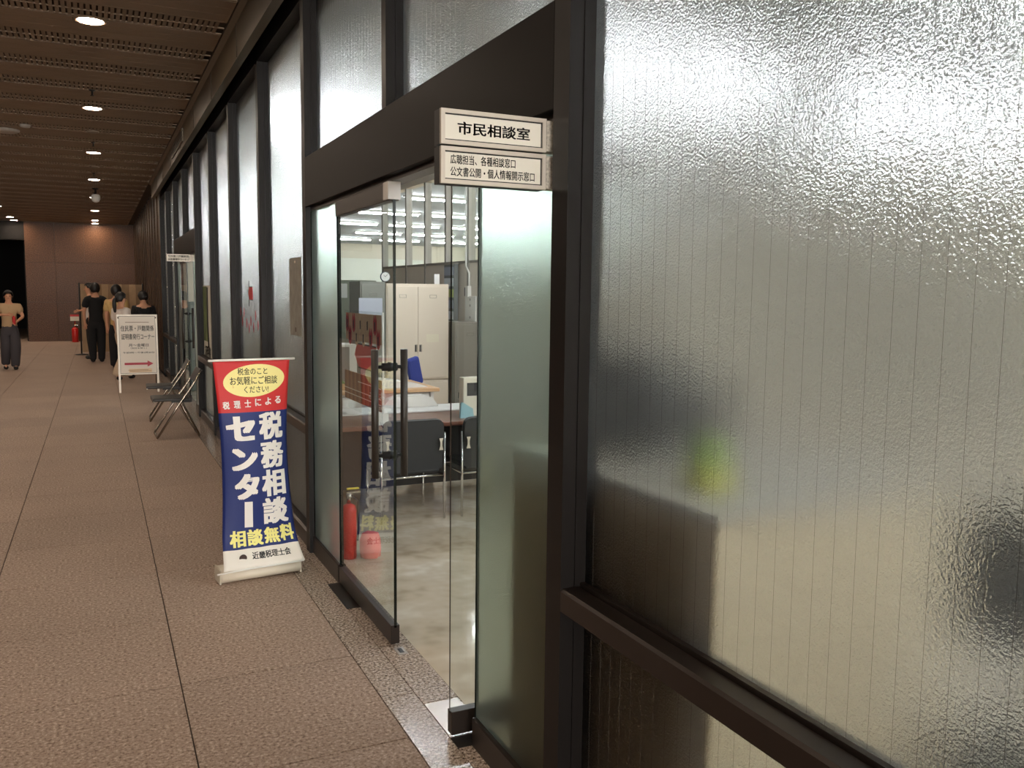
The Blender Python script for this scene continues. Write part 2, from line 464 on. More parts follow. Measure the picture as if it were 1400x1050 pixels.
def door_bay(k0):
    a, b_ = yk(k0) + MW, yk(k0 + 2)
    h = MB().box(XF, XF + 0.13, a, b_, 2.097, 2.383, bev=0.003).done(tname(), M_BEAM); h['kind'] = 'structure'
    MB().box(XF + 0.03, XF + 0.10, a, b_, 2.075, 2.097).done('head_rail', M_RAIL, h)
    return h
door_bay(0)
door_bay(6)
dn = [1]
def side_panel(y0, y1):
    W = empty('window_%d' % wn[0], (0, 0, 0), kind='structure'); wn[0] += 1
    pane_mesh(y0, y1, 0.095, 2.08, M_FROST2, W, x=XF + 0.035, t=0.010)
    MB().prism([(XF + 0.02, 0.0), (XF + 0.02, 0.098), (XF + 0.024, 0.104), (XF + 0.06, 0.104), (XF + 0.064, 0.098), (XF + 0.064, 0.0)], y0, y1, 'Y').done('bottom_rail', M_RAIL, W)
    MB().box(XF + 0.03, XF + 0.05, y0 - 0.0015, y0, 0.1, 2.08).done('glass_edge', M_EDGE, W)
    MB().box(XF + 0.03, XF + 0.05, y1, y1 + 0.0015, 0.1, 2.08).done('glass_edge', M_EDGE, W)
    return W
side_panel(yk(0) + MW, 2.70)
side_panel(4.60, yk(2))
side_panel(yk(6) + MW, 12.22)
side_panel(14.12, yk(8))

def leaf(hinge, ang, length, handles=True, grip_side=1):
    """glass door leaf: local +x runs from the hinge to the free edge"""
    D = empty('door_%d' % dn[0], hinge, ang, kind='structure'); dn[0] += 1
    L = length
    b = MB(); b.box(0.0, L, -0.006, 0.006, 0.09, 2.00, 1)
    for f in b.bm.faces:
        c = f.calc_center_median(); f.normal_update()
        f.material_index = 0 if c.y < -0.005 else (2 if (c.x > L - 0.001 or c.x < 0.001) else 1)
    b.done('glass', [M_CLEAR, M_CLEARB, M_EDGE], D)
    MB().box(0, L, -0.02, 0.02, 0.014, 0.10, bev=0.002).done('bottom_rail', M_RAIL, D)
    MB().box(0, L, -0.022, 0.022, 1.995, 2.07, bev=0.002).done('top_rail', M_RAIL, D)
    MB().box(L - 0.001, L + 0.001, -0.0065, 0.0065, 0.10, 2.0).done('edge_strip', M_EDGE, D)
    if handles:
        hx = L - 0.075
        for s in (1, -1):
            g = MB().tube([(hx, s * 0.068, 0.77), (hx, s * 0.068, 1.348)], 0.0165, 16).done('handle', mat('handle_bronze', (40, 33, 27), 0.45, 0.0), D)
        for z in (0.87, 1.27):
            MB().lathe([(0.008, -0.068), (0.008, -0.035), (0.018, -0.034), (0.018, -0.008), (0.022, -0.006), (0.022, 0.006), (0.018, 0.008), (0.018, 0.034), (0.008, 0.035), (0.008, 0.068)], (hx, 0, z), 14, axis='Y').done('standoff', M_BLACK, D)
    MB().box(L - 0.07, L + 0.003, -0.028, 0.028, 2.0, 2.075).done('latch_cap', mat('latch_light', (196, 190, 184), 0.35), D) if handles else None
    return D
# first pair of doors: one closed, one standing open into the office
leaf((XF + 0.04, 4.575, 0), -PI / 2, 0.935)
leaf((1.10, 2.79, 0), 0.0, 0.93, handles=False)
leaf((XF + 0.04, 14.1, 0), -PI / 2, 0.93)
# floor pivots and bolt socket
for (x0, x1, y0, y1, nm, mt, lab) in ((1.10, 1.24, 2.80, 3.06, 'floor_plate', M_PLATE, 'bright steel cover plate in the granite threshold beside the open door'),
                              (1.098, 1.245, 2.70, 2.775, 'floor_plate', mat('dark_plate', (60, 56, 54), 0.35, 0.7), 'dark pivot plate under the corner of the open glass door'),
                              (1.09, 1.24, 4.19, 4.60, 'floor_plate', mat('dark_plate', (60, 56, 54), 0.35, 0.7), 'dark pivot plate under the closed glass door')):
    tag(MB().box(x0, x1, y0, y1, -0.004, 0.0025, bev=0.001).done(nm, mt), lab, 'floor plate')
s = empty('bolt_socket', (1.177, 3.585, 0.0), label='small metal bolt socket in the granite beside the door edge', cat='socket')
MB().box(-0.022, 0.022, -0.04, 0.04, -0.004, 0.0025).done('plate', M_PLATE, s)
MB().box(-0.01, 0.01, -0.025, 0.025, -0.002, 0.0032).done('hole', M_BLACK, s)

# ------------------------------------------------------------------ signs on the door jambs
def hanging_sign(name, x0, x1, y, z0, z1, items, label, group=None):
    s = empty(name, (x1, y, (z0 + z1) / 2), label=label, cat='sign', group=group)
    w_, h_ = x1 - x0, z1 - z0
    f = MB()
    f.box(-w_, 0, 0.004, 0.045, -h_ / 2, h_ / 2)
    f.done('casing', M_BLACK, s)
    fb = 0.011
    f = MB()
    f.box(-w_, 0, -0.006, 0.006, h_ / 2 - fb, h_ / 2); f.box(-w_, 0, -0.006, 0.006, -h_ / 2, -h_ / 2 + fb)
    f.box(-w_, -w_ + fb, -0.006, 0.006, -h_ / 2 + fb, h_ / 2 - fb); f.box(-fb, 0, -0.006, 0.006, -h_ / 2 + fb, h_ / 2 - fb)
    f.done('frame', M_ALUS, s)
    f = MB()
    g = fb + 0.0001; q = 0.003
    f.box(-w_ + g, -g, -0.001, 0.004, h_ / 2 - g - q, h_ / 2 - g); f.box(-w_ + g, -g, -0.001, 0.004, -h_ / 2 + g, -h_ / 2 + g + q)
    f.box(-g - q, -g, -0.001, 0.004, -h_ / 2 + g, h_ / 2 - g)
    f.done('gasket', M_BLACK, s)
    MB().box(-w_ + fb, -fb, 0.0, 0.004, -h_ / 2 + fb, h_ / 2 - fb).done('face', M_SIGNF, s)
    MB().box(0.002, 0.048, -0.004, 0.04, -h_ / 2 + 0.004, h_ / 2 - 0.004).done('bracket', M_BRACK, s)
    text_on('lettering', items, lambda u, v: (-w_ + u * w_, -0.0008, -h_ / 2 + v * h_), M_INK, s)
    return s
M_ALUS = mat('sign_aluminium', (205, 196, 184), 0.4, 0.4)
M_SIGNF = mat('sign_face', (222, 218, 206), 0.6)
M_BRACK = mat('cast_bracket', (190, 182, 170), 0.5, 0.4, noise=(160, 0.25), bump=(160, 0.0006))
hanging_sign('office_sign', 0.816, 1.122, 2.15, 1.985, 2.075, [('市民相談室', 0.155, 0.845, 0.31, 0.68, 0.028)],
             'upper sign board over the glass door reading 市民相談室')
hanging_sign('office_sign', 0.816, 1.122, 2.15, 1.885, 1.980, [('広聴担当、各種相談窓口', 0.09, 0.705, 0.54, 0.80, 0.02), ('公文書公開・個人情報開示窓口', 0.09, 0.895, 0.21, 0.47, 0.02)],
             'lower sign board over the glass door with two lines about consultation counters')
hanging_sign('office_sign', 0.805, 1.082, 11.72, 1.962, 2.05, [('住民票・戸籍関係', 0.06, 0.94, 0.56, 0.9, 0.025), ('証明書発行コーナー', 0.06, 0.94, 0.1, 0.44, 0.025)],
             'far small sign board above the second doorway down the corridor')

# ------------------------------------------------------------------ beyond the glazing: stone walls, far end
en = empty('window_added_entrance', (0, -13.44, 0), kind='structure')  # unseen entrance, added to brighten the sign and banner faces
MB().box(-4.8, 1.0, -0.03, 0.0, 0.15, 3.2).done('added_glow_glass', emit('added_entrance_glow', (1.0, 0.95, 0.88), ADDED_ENTRY), en)
for x in (-4.8, -3.35, -1.9, -0.45, 1.0): MB().box(x - 0.04, x + 0.04, -0.03, 0.05, 0, 3.25).done('post', M_FRAME, en)
MB().box(-4.8, 1.0, -0.03, 0.05, 3.2, 3.3).done('head_rail', M_FRAME, en); MB().box(-4.8, 1.0, -0.03, 0.05, 0, 0.15).done('bottom_rail', M_FRAME, en)
wr = MB().box(1.16, 1.30, 18.02, 30.2, 0, CZ + 0.05).done('wall_right', M_GROUT); wr['kind'] = 'structure'
y = 18.03; i = 0
while y < 30:
    wd = 0.46
    MB().box(1.11 if i % 2 else 1.13, 1.17, y, y + wd - 0.03, 0, CZ).done('panel', M_STONE2, wr); y += wd; i += 1
wf = MB().box(-1.90, 1.3, 30.05, 30.25, 0, CZ + 0.05).done('wall_far', M_GROUT); wf['kind'] = 'structure'
for (x0, x1) in ((-1.90, -1.1), (-1.095, -0.3), (-0.295, 0.5), (0.505, 1.15)):
    for (z0, z1) in ((0.0, 1.195), (1.2, 2.395), (2.4, 3.6)):
        MB().box(x0, x1, 30.0, 30.06, z0, z1).done('panel', M_STONE, wf)
o = MB().box(-1.95, -1.75, 30.25, 40, 0, CZ).done('wall_side', M_DARK); o['kind'] = 'structure'
o = MB().box(-6.5, -1.75, 40, 40.2, 0, CZ).done('wall_back', M_DARK); o['kind'] = 'structure'
o = MB().box(-6.7, -6.5, -13.5, 46, 0, CZ).done('wall_left', mat('dark_stone', (34, 28, 24), 0.6, noise=(30, 0.2))); o['kind'] = 'structure'
o = MB().box(-6.7, 1.2, -13.7, -13.5, 0, CZ).done('wall_rear', M_STONE); o['kind'] = 'structure'
o = MB().box(1.16, 1.3, -13.5, -1.15, 0, CZ).done('wall_entry', M_STONE); o['kind'] = 'structure'
o = MB().box(-6.5, -1.9, 30.0, 30.3, 3.05, CZ).done('trim_60', M_DARK); o['kind'] = 'structure'

# ------------------------------------------------------------------ the office behind the glass
OZ = 3.12
of = MB().box(1.2465, 13, -3.5, 28, -0.06, 0.0).done('floor_office', M_OFLOOR); of['kind'] = 'structure'
oc = MB().box(1.25, 13, -3.5, 28, OZ + 0.06, OZ + 0.3).done('ceiling_office', M_OCEIL); oc['kind'] = 'structure'
for nm, a in (('wall_office_back', (1.25, 13, 28, 28.15)), ('wall_office_front', (1.25, 13, -3.65, -3.5)), ('wall_office_right', (13, 13.15, -3.5, 28))):
    o = MB().box(a[0], a[1], a[2], a[3], 0, OZ + 0.3).done(nm, M_OWALL); o['kind'] = 'structure'
# fluorescent tubes in rows across the room
t0 = None
for j in range(-2, 9):
    y = 2.35 + 2.83 * j if j > -2 else -1.4  # rows before the first are added out of view to brighten the counter
    for i in range(6):
        x = (3.7 if j >= 0 else 2.2) + 1.5 * i
        if j == 2 and i == 1: x = 2.3  # extra tube added behind the door header to brighten locker and table
        if j == 1 and i == 0: x = 4.4
        if (j == 2 and i >= 2) or (j >= 7 and i == 1) or (j == 3 and i >= 3) or (j == 1 and i == 1) or (j >= 3 and i == 0): continue
        if t0 is None:
            t0 = empty('fluorescent_light', (x, y, OZ + 0.055), label='', cat='ceiling light', group='fluorescent lights in the office ceiling')
            MB().box(-0.64, 0.64, -0.04, 0.04, -0.03, 0.005).done('housing', M_WHITE, t0)
            MB().tube([(-0.6, 0, -0.05), (0.6, 0, -0.05)], 0.014, 10).done('tube', M_TUBE, t0)
            d = t0
        else:
            d = copy_tree(t0)
        d.location = (x, y, OZ + 0.055)
        ordn = ['first', 'second', 'third', 'fourth', 'fifth', 'sixth', 'seventh', 'eighth', 'ninth', 'tenth', 'eleventh']
        d['label'] = 'white office tube light, %s row from the entrance side, %s from the corridor glass' % (ordn[j + 2], ordn[i])

# ------------------------------------------------------------------ roll-up banner
def banner():
    B = empty('roll_up_banner', (0.765, 4.90, 0), 0.11, label='small red and blue roll-up banner advertising free tax consultation, by the glass wall', cat='banner')
    zt, zb = 1.225, 0.085
    def S(u, v, off=0.0):
        """u 0..1 left to right, v 0..1 bottom to top"""
        mid = math.sin(PI * min(1, max(0, v)))
        wdt = 0.42 - 0.055 * mid ** 0.8 + 0.03 * (1 - v) ** 6
        x = (u - 0.5) * wdt + 0.002 - 0.012 * (1 - v) * 0 - 0.03 * v + 0.015
        c = (u - 0.5) * 2
        y = 0.05 * mid * (c * c - 0.45) + 0.008 * math.sin(7 * v + 3 * u) * mid - 0.085 * (max(0, 0.16 - v) / 0.16) ** 1.6
        y += 0.004 * math.sin(22 * u + 9 * v) * (1 - v) ** 2
        return (x, y - off - 0.02, zb + (zt - zb) * v + 0.006 * math.sin(PI * u) * (v > 0.99) * -1)
    nu, nv = 22, 60
    V = [S(i / nu, j / nv) for j in range(nv + 1) for i in range(nu + 1)]
    # split lines between white foot, blue field and red head
    F = []; mi = []
    vb, vr = 0.083, 0.758
    for j in range(nv):
        for i in range(nu):
            a = j * (nu + 1) + i
            F.append((a, a + 1, a + nu + 2, a + nu + 1))
            vm = (j + 0.5) / nv
            mi.append(0 if vm < vb else (1 if vm < vr else 2))
    me = bpy.data.meshes.new('sheet'); me.from_pydata(V, [], F)
    for m in (mat('banner_white', (228, 222, 212), 0.6), mat('banner_blue', (16, 36, 100), 0.55), mat('banner_red', (196, 38, 40), 0.55)): me.materials.append(m)
    for p, k in zip(me.polygons, mi): p.material_index = k; p.use_smooth = True
    sh = link('sheet', me, B)
    md = sh.modifiers.new('s', 'SOLIDIFY'); md.thickness = 0.0012; md.offset = 0
    f1 = lambda u, v: S(u, v, 0.0015); f2 = lambda u, v: S(u, v, 0.0022)
    # yellow oval
    n = 48; cu, cv, au, av = 0.52, 0.901, 0.42, 0.078
    ring = [f1(cu + au * math.cos(2 * PI * k / n), cv + av * math.sin(2 * PI * k / n) + 0.01 * math.cos(2 * PI * k / n)) for k in range(n)]
    ring2 = [f1(cu + au * .5 * math.cos(2 * PI * k / n), cv + av * .5 * math.sin(2 * PI * k / n)) for k in range(n)]
    V = ring + ring2 + [f1(cu, cv)]
    F = [(k, (k + 1) % n, n + (k + 1) % n, n + k) for k in range(n)] + [(n + k, n + (k + 1) % n, 2 * n) for k in range(n)]
    me = bpy.data.meshes.new('oval'); me.from_pydata(V, [], F); me.materials.append(mat('banner_yellow', (240, 226, 150), 0.6)); link('oval', me, B)
    text_on('lettering', [('税金のこと', 0.30, 0.70, 0.929, 0.963, 0.012), ('お気軽にご相談', 0.19, 0.84, 0.882, 0.922, 0.012), ('ください!', 0.37, 0.71, 0.842, 0.874, 0.012)], f2, M_INK, B)
    W = mat('banner_letter_white', (232, 226, 220), 0.6)
    it = []
    for i, ch in enumerate('税理士による'):
        c = 0.11 + 0.148 * i; it.append((ch, c - 0.045, c + 0.045, 0.768 + 0.003 * i, 0.804 + 0.003 * i, 0.05))
    for i, ch in enumerate('税務相談'):
        z = 0.745 - 0.141 * i; it.append((ch, 0.545, 0.925, z - 0.133, z, 0.052))
    it += [('セ', 0.08, 0.49, 0.613, 0.732, 0.08), ('ン', 0.13, 0.50, 0.468, 0.577, 0.08), ('タ', 0.16, 0.51, 0.324, 0.452, 0.08)]
    text_on('lettering', it, f2, W, B)
    Vb = [f2(0.29, 0.184), f2(0.40, 0.184), f2(0.40, 0.312), f2(0.29, 0.312)]
    me = bpy.data.meshes.new('long_mark'); me.from_pydata(Vb, [], [(0, 1, 2, 3)]); me.materials.append(W); link('lettering', me, B)
    text_on('lettering', [('相', 0.09, 0.30, 0.094, 0.172, 0.05), ('談', 0.32, 0.53, 0.094, 0.172, 0.05), ('無', 0.55, 0.76, 0.096, 0.174, 0.05), ('料', 0.77, 0.97, 0.098, 0.178, 0.05)], f2, mat('banner_letter_yellow', (236, 228, 140), 0.6), B)
    text_on('lettering', [('近畿税理士会', 0.36, 0.86, 0.034, 0.066, 0.03)], f2, M_INK, B)
    lg = MB(); c = Vector(f2(0.24, 0.046)); lg.lathe([(0.021, -0.0012), (0.021, 0.0012)], c, 24, axis='Y'); lg.done('emblem', mat('emblem_brown', (62, 44, 40), 0.5), B)
    lg = MB(); c = Vector(f2(0.262, 0.052)); lg.lathe([(0.007, -0.0026), (0.007, 0.0012)], c, 16, axis='Y'); lg.done('emblem_spot', mat('emblem_pale', (200, 190, 184), 0.5), B)
    # top bar, pole, rounded base
    MB().tube([(-0.245, -0.022, zt + 0.002), (0.225, -0.022, zt + 0.002)], 0.0065, 10).done('top_bar', M_WHITE, B)
    MB().tube([(0, 0.03, 0.06), (0, -0.005, zt)], 0.007, 8).done('pole', M_STEEL, B)
    prof = [(0.075 * math.cos(a) * 1.0, 0.047 + 0.047 * math.sin(a)) for a in [PI * 2 * k / 24 for k in range(24)]]
    b = MB(); b.prism([(y - 0.01, max(0.001, z)) for y, z in prof], -0.215, 0.225, 'X'); o = b.done('base', mat('banner_base', (222, 212, 194), 0.4), B)
    for p in o.data.polygons: p.use_smooth = len(p.vertices) == 4
    for x in (-0.222, 0.225): MB().box(x - 0.001, x + 0.008, -0.07, 0.05, 0.004, 0.088, bev=0.003).done('end_cap', mat('banner_cap', (200, 190, 172), 0.5), B)
    MB().tube([(-0.245, -0.108, 0.076), (-0.1, -0.106, 0.082), (0.235, -0.106, 0.084)], 0.005, 8).done('bottom_bar', M_WHITE, B)
banner()

# ------------------------------------------------------------------ folding chairs
def folding_chair(loc, rz, label):
    c = empty('folding_chair', loc, rz, label=label, cat='chair', group='folding chairs by the glass wall')
    FR = M_CHR2
    w_ = 0.21
    # front frame: from back top down to front foot; rear frame: from seat down to back foot.  x forward = -x
    r = 0.0115
    for s in (-1, 1):
        pass
    MB().tube([(0.26, -w_, 0.73), (0.20, -w_, 0.62), (0.0, -w_, 0.33), (-0.19, -w_, 0.03), (-0.20, -w_ + 0.02, 0.0125), (-0.20, w_ - 0.02, 0.0125), (-0.19, w_, 0.03), (0.0, w_, 0.33), (0.20, w_, 0.62), (0.26, w_, 0.73)], r, 10).done('front_frame', FR, c)
    q = w_ - 0.03
    MB().tube([(0.0, -q, 0.415), (0.06, -q, 0.39), (0.225, -q, 0.03), (0.232, -q + 0.02, 0.0125), (0.232, q - 0.02, 0.0125), (0.225, q, 0.03), (0.06, q, 0.39), (0.0, q, 0.415)], r, 10).done('rear_frame', FR, c)
    for s in (-1, 1):
        MB().box(-0.05, 0.16, s * (w_ - 0.014) - 0.003, s * (w_ - 0.014) + 0.003, 0.39, 0.415).done('link', M_BLACK, c)
    MB().box(-0.235, 0.14, -w_ + 0.02, w_ - 0.02, 0.402, 0.438, bev=0.012).done('seat', M_VINYL, c)
    MB().tube([(-0.225, -w_ + 0.02, 0.40), (-0.225, w_ - 0.02, 0.40)], 0.009, 8).done('seat_bar', FR, c)
    Mx = Matrix.Translation((0.232, 0, 0.675)) @ Matrix.Rotation(math.radians(28), 4, 'Y')
    MB().box(-0.014, 0.008, -w_ + 0.012, w_ - 0.012, -0.075, 0.075, M=Mx, bev=0.006).done('backrest', M_VINYL, c)
    MB().box(0.008, 0.0125, -w_ + 0.012, w_ - 0.012, -0.07, 0.07, M=Mx).done('back_plate', FR, c)
M_CHR2 = mat('chair_chrome', (150, 140, 128), 0.22, 1.0)
M_VINYL = mat('chair_vinyl', (46, 42, 40), 0.4)
folding_chair((0.735, 10.16, 0), 0.02, 'black and chrome folding chair nearer to the banner, against the glass wall')
folding_chair((0.745, 11.50, 0), -0.03, 'black and chrome folding chair behind the first, nearer to the white standing board')

# ------------------------------------------------------------------ standing notice board
def stand_board():
    B = empty('sign_stand', (0.555, 14.66, 0), 0.02, label='white A-frame standing sign with red arrow pointing to the certificate counter', cat='sign')
    F = mat('stand_frame', (222, 212, 198), 0.4, 0.2)
    Mx = Matrix.Rotation(math.radians(-4), 4, 'X')
    MB().box(-0.29, -0.262, -0.014, 0.014, 0.004, 1.22, M=Mx).done('leg', F, B)
    MB().box(0.262, 0.29, -0.014, 0.014, 0.004, 1.22, M=Mx).done('leg', F, B)
    MB().box(-0.262, 0.262, -0.014, 0.014, 1.195, 1.22, M=Mx).done('top_rail', F, B)
    MB().box(-0.262, 0.262, -0.014, 0.014, 0.285, 0.305, M=Mx).done('lower_rail', F, B)
    MB().box(-0.262, 0.262, -0.006, 0.006, 0.305, 1.195, M=Mx).done('panel', mat('board_white', (226, 214, 200), 0.5), B)
    g = MB()
    for a in ((-0.262, -0.2575, 0.305, 1.195), (0.2575, 0.262, 0.305, 1.195), (-0.2575, 0.2575, 1.19, 1.195), (-0.2575, 0.2575, 0.305, 0.31)):
        g.box(a[0], a[1], -0.0085, -0.006, a[2], a[3], M=Mx)
    g.done('border', M_INK, B)
    M2 = Matrix.Translation((0, 0.22, 0)) @ Matrix.Rotation(math.radians(8), 4, 'X')
    for x in (-0.27, 0.27):
        MB().tube([(x, 0.07, 1.18), (x, 0.32, 0.008)], 0.01, 8).done('rear_leg', mat('stand_rear', (90, 72, 58), 0.5, 0.3), B)
    f = lambda u, v: tuple(Mx @ Vector((-0.262 + 0.524 * u, -0.0075, 0.305 + 0.89 * v)))
    text_on('lettering', [('住民票・戸籍関係', 0.045, 0.955, 0.735, 0.835, 0.015), ('証明書発行コーナー', 0.06, 0.965, 0.59, 0.69, 0.015),
                          ('月〜金曜日', 0.25, 0.79, 0.465, 0.52, 0.015), ('（祝日を除く）', 0.30, 0.74, 0.425, 0.455, 0.01), ('午前9時〜午後5時30分', 0.09, 0.955, 0.345, 0.378, 0.01)], f, M_INK, B)
    g = MB()
    g.prism([(-0.20, 0.435), (0.13, 0.435), (0.13, 0.405), (0.215, 0.4525), (0.13, 0.50), (0.13, 0.47), (-0.20, 0.47)], -0.009, -0.0065, 'Y', M=Mx)
    g.done('arrow', mat('arrow_red', (176, 50, 66), 0.5), B)
    g = MB(); g.box(-0.14, 0.19, -0.0082, -0.0062, 0.317, 0.375, M=Mx); g.done('note', mat('note_orange', (226, 196, 160), 0.6), B)
    g = MB(); g.box(-0.17, 0.17, -0.0082, -0.0062, 1.095, 1.103, M=Mx); g.box(-0.15, 0.14, -0.0092, -0.0082, 0.352, 0.357, M=Mx); g.box(-0.13, 0.18, -0.0092, -0.0082, 0.335, 0.34, M=Mx)
    g.done('fine_print', mat('fine_print', (120, 96, 84), 0.6), B)
stand_board()

# ------------------------------------------------------------------ folding screen and extinguisher at the far end
def far_screen():
    S = empty('folding_screen', (0.345, 23.7, 0), label='beige pleated folding screen on dark posts before the far stone wall', cat='screen')
    n = 9; x0 = -0.70; wd = 1.40 / n
    for i in range(n):
        a = (x0 + wd * i, 0.09 * (i % 2)); b_ = (x0 + wd * (i + 1), 0.09 * ((i + 1) % 2))
        MB().prism([(a[0], a[1]), (b_[0] - 0.004, b_[1]), (b_[0] - 0.004, b_[1] + 0.02), (a[0], a[1] + 0.02)], 0.06, 1.73, 'Z').done('panel', mat('screen_beige', (176, 148, 116), 0.7, noise=(5, 0.08)), S)
    for x, fr in ((-0.725, 0.15), (0.70, 0.055)):
        MB().tube([(x, 0, 0.0), (x, 0, 1.76)], 0.018, 10).done('post', M_BLACK, S)
        MB().lathe([(fr, 0.001), (fr, 0.014), (0.03, 0.03)], (x, 0, 0), 20).done('foot', M_BLACK, S)
far_screen()
def extinguisher(loc, label, h=0.47, r=0.045, base=False):
    E = empty('fire_extinguisher', loc, label=label, cat='fire extinguisher')
    b = h * 0.72
    MB().lathe([(r * 0.9, 0.001), (r, 0.01), (r, b * 0.88), (r * 0.8, b * 0.96), (r * 0.3, b)], n=18).done('cylinder', mat('extinguisher_red', (196, 42, 38), 0.3), E)
    MB().lathe([(r * 0.3, b), (r * 0.3, b + 0.03), (r * 0.38, b + 0.035), (r * 0.38, b + 0.06)], n=12).done('valve', M_STEEL, E)
    MB().box(-0.012, 0.07, -0.008, 0.008, b + 0.06, b + 0.07).done('lever', M_STEEL, E)
    MB().box(-0.012, 0.06, -0.008, 0.008, b + 0.085, b + 0.093).done('lever', mat('pin_yellow', (222, 200, 70), 0.5), E)
    MB().tube([(0.01, 0.01, b + 0.05), (r * 1.3, 0.01, b + 0.01), (r * 1.35, 0.01, b * 0.5), (r * 1.2, 0.01, b * 0.3)], 0.007, 8).done('hose', M_BLACK, E)
    return E
extinguisher((1.325, 5.02, 0), 'red fire extinguisher just inside the closed glass door')
extinguisher((-0.63, 29.4, 0), 'distant red fire extinguisher against the far stone wall', 0.62, 0.09)
s = empty('box_sign', (-0.63, 29.62, 0.0), label='small cream box with red top above the far extinguisher', cat='box')
MB().box(-0.12, 0.12, -0.06, 0.06, 0.64, 0.77, bev=0.004).done('body', M_CREAM, s); MB().box(-0.121, 0.121, -0.061, 0.061, 0.77, 0.83, bev=0.004).done('lid', M_RED, s); MB().tube([(0, 0, 0.012), (0, 0, 0.64)], 0.015, 8).done('pole', M_RED, s); MB().lathe([(0.12, 0.0), (0.12, 0.012)], (0, 0, 0), 16).done('base', M_RED, s)
b = MB().lathe([(0.02, 0.001), (0.058, 0.012), (0.066, 0.06), (0.062, 0.12), (0.045, 0.155), (0.012, 0.168)], (0, 0, 0), 16)
for v in b.bm.verts: v.co += Vector((random.uniform(-1, 1), random.uniform(-1, 1), 0)) * 0.006
tag(b.done('plastic_bag', mat('bag_pink', (214, 96, 90), 0.4), loc=(1.44, 4.97, 0)), 'crumpled pinkish red bag on the floor beside the extinguisher', 'bag')

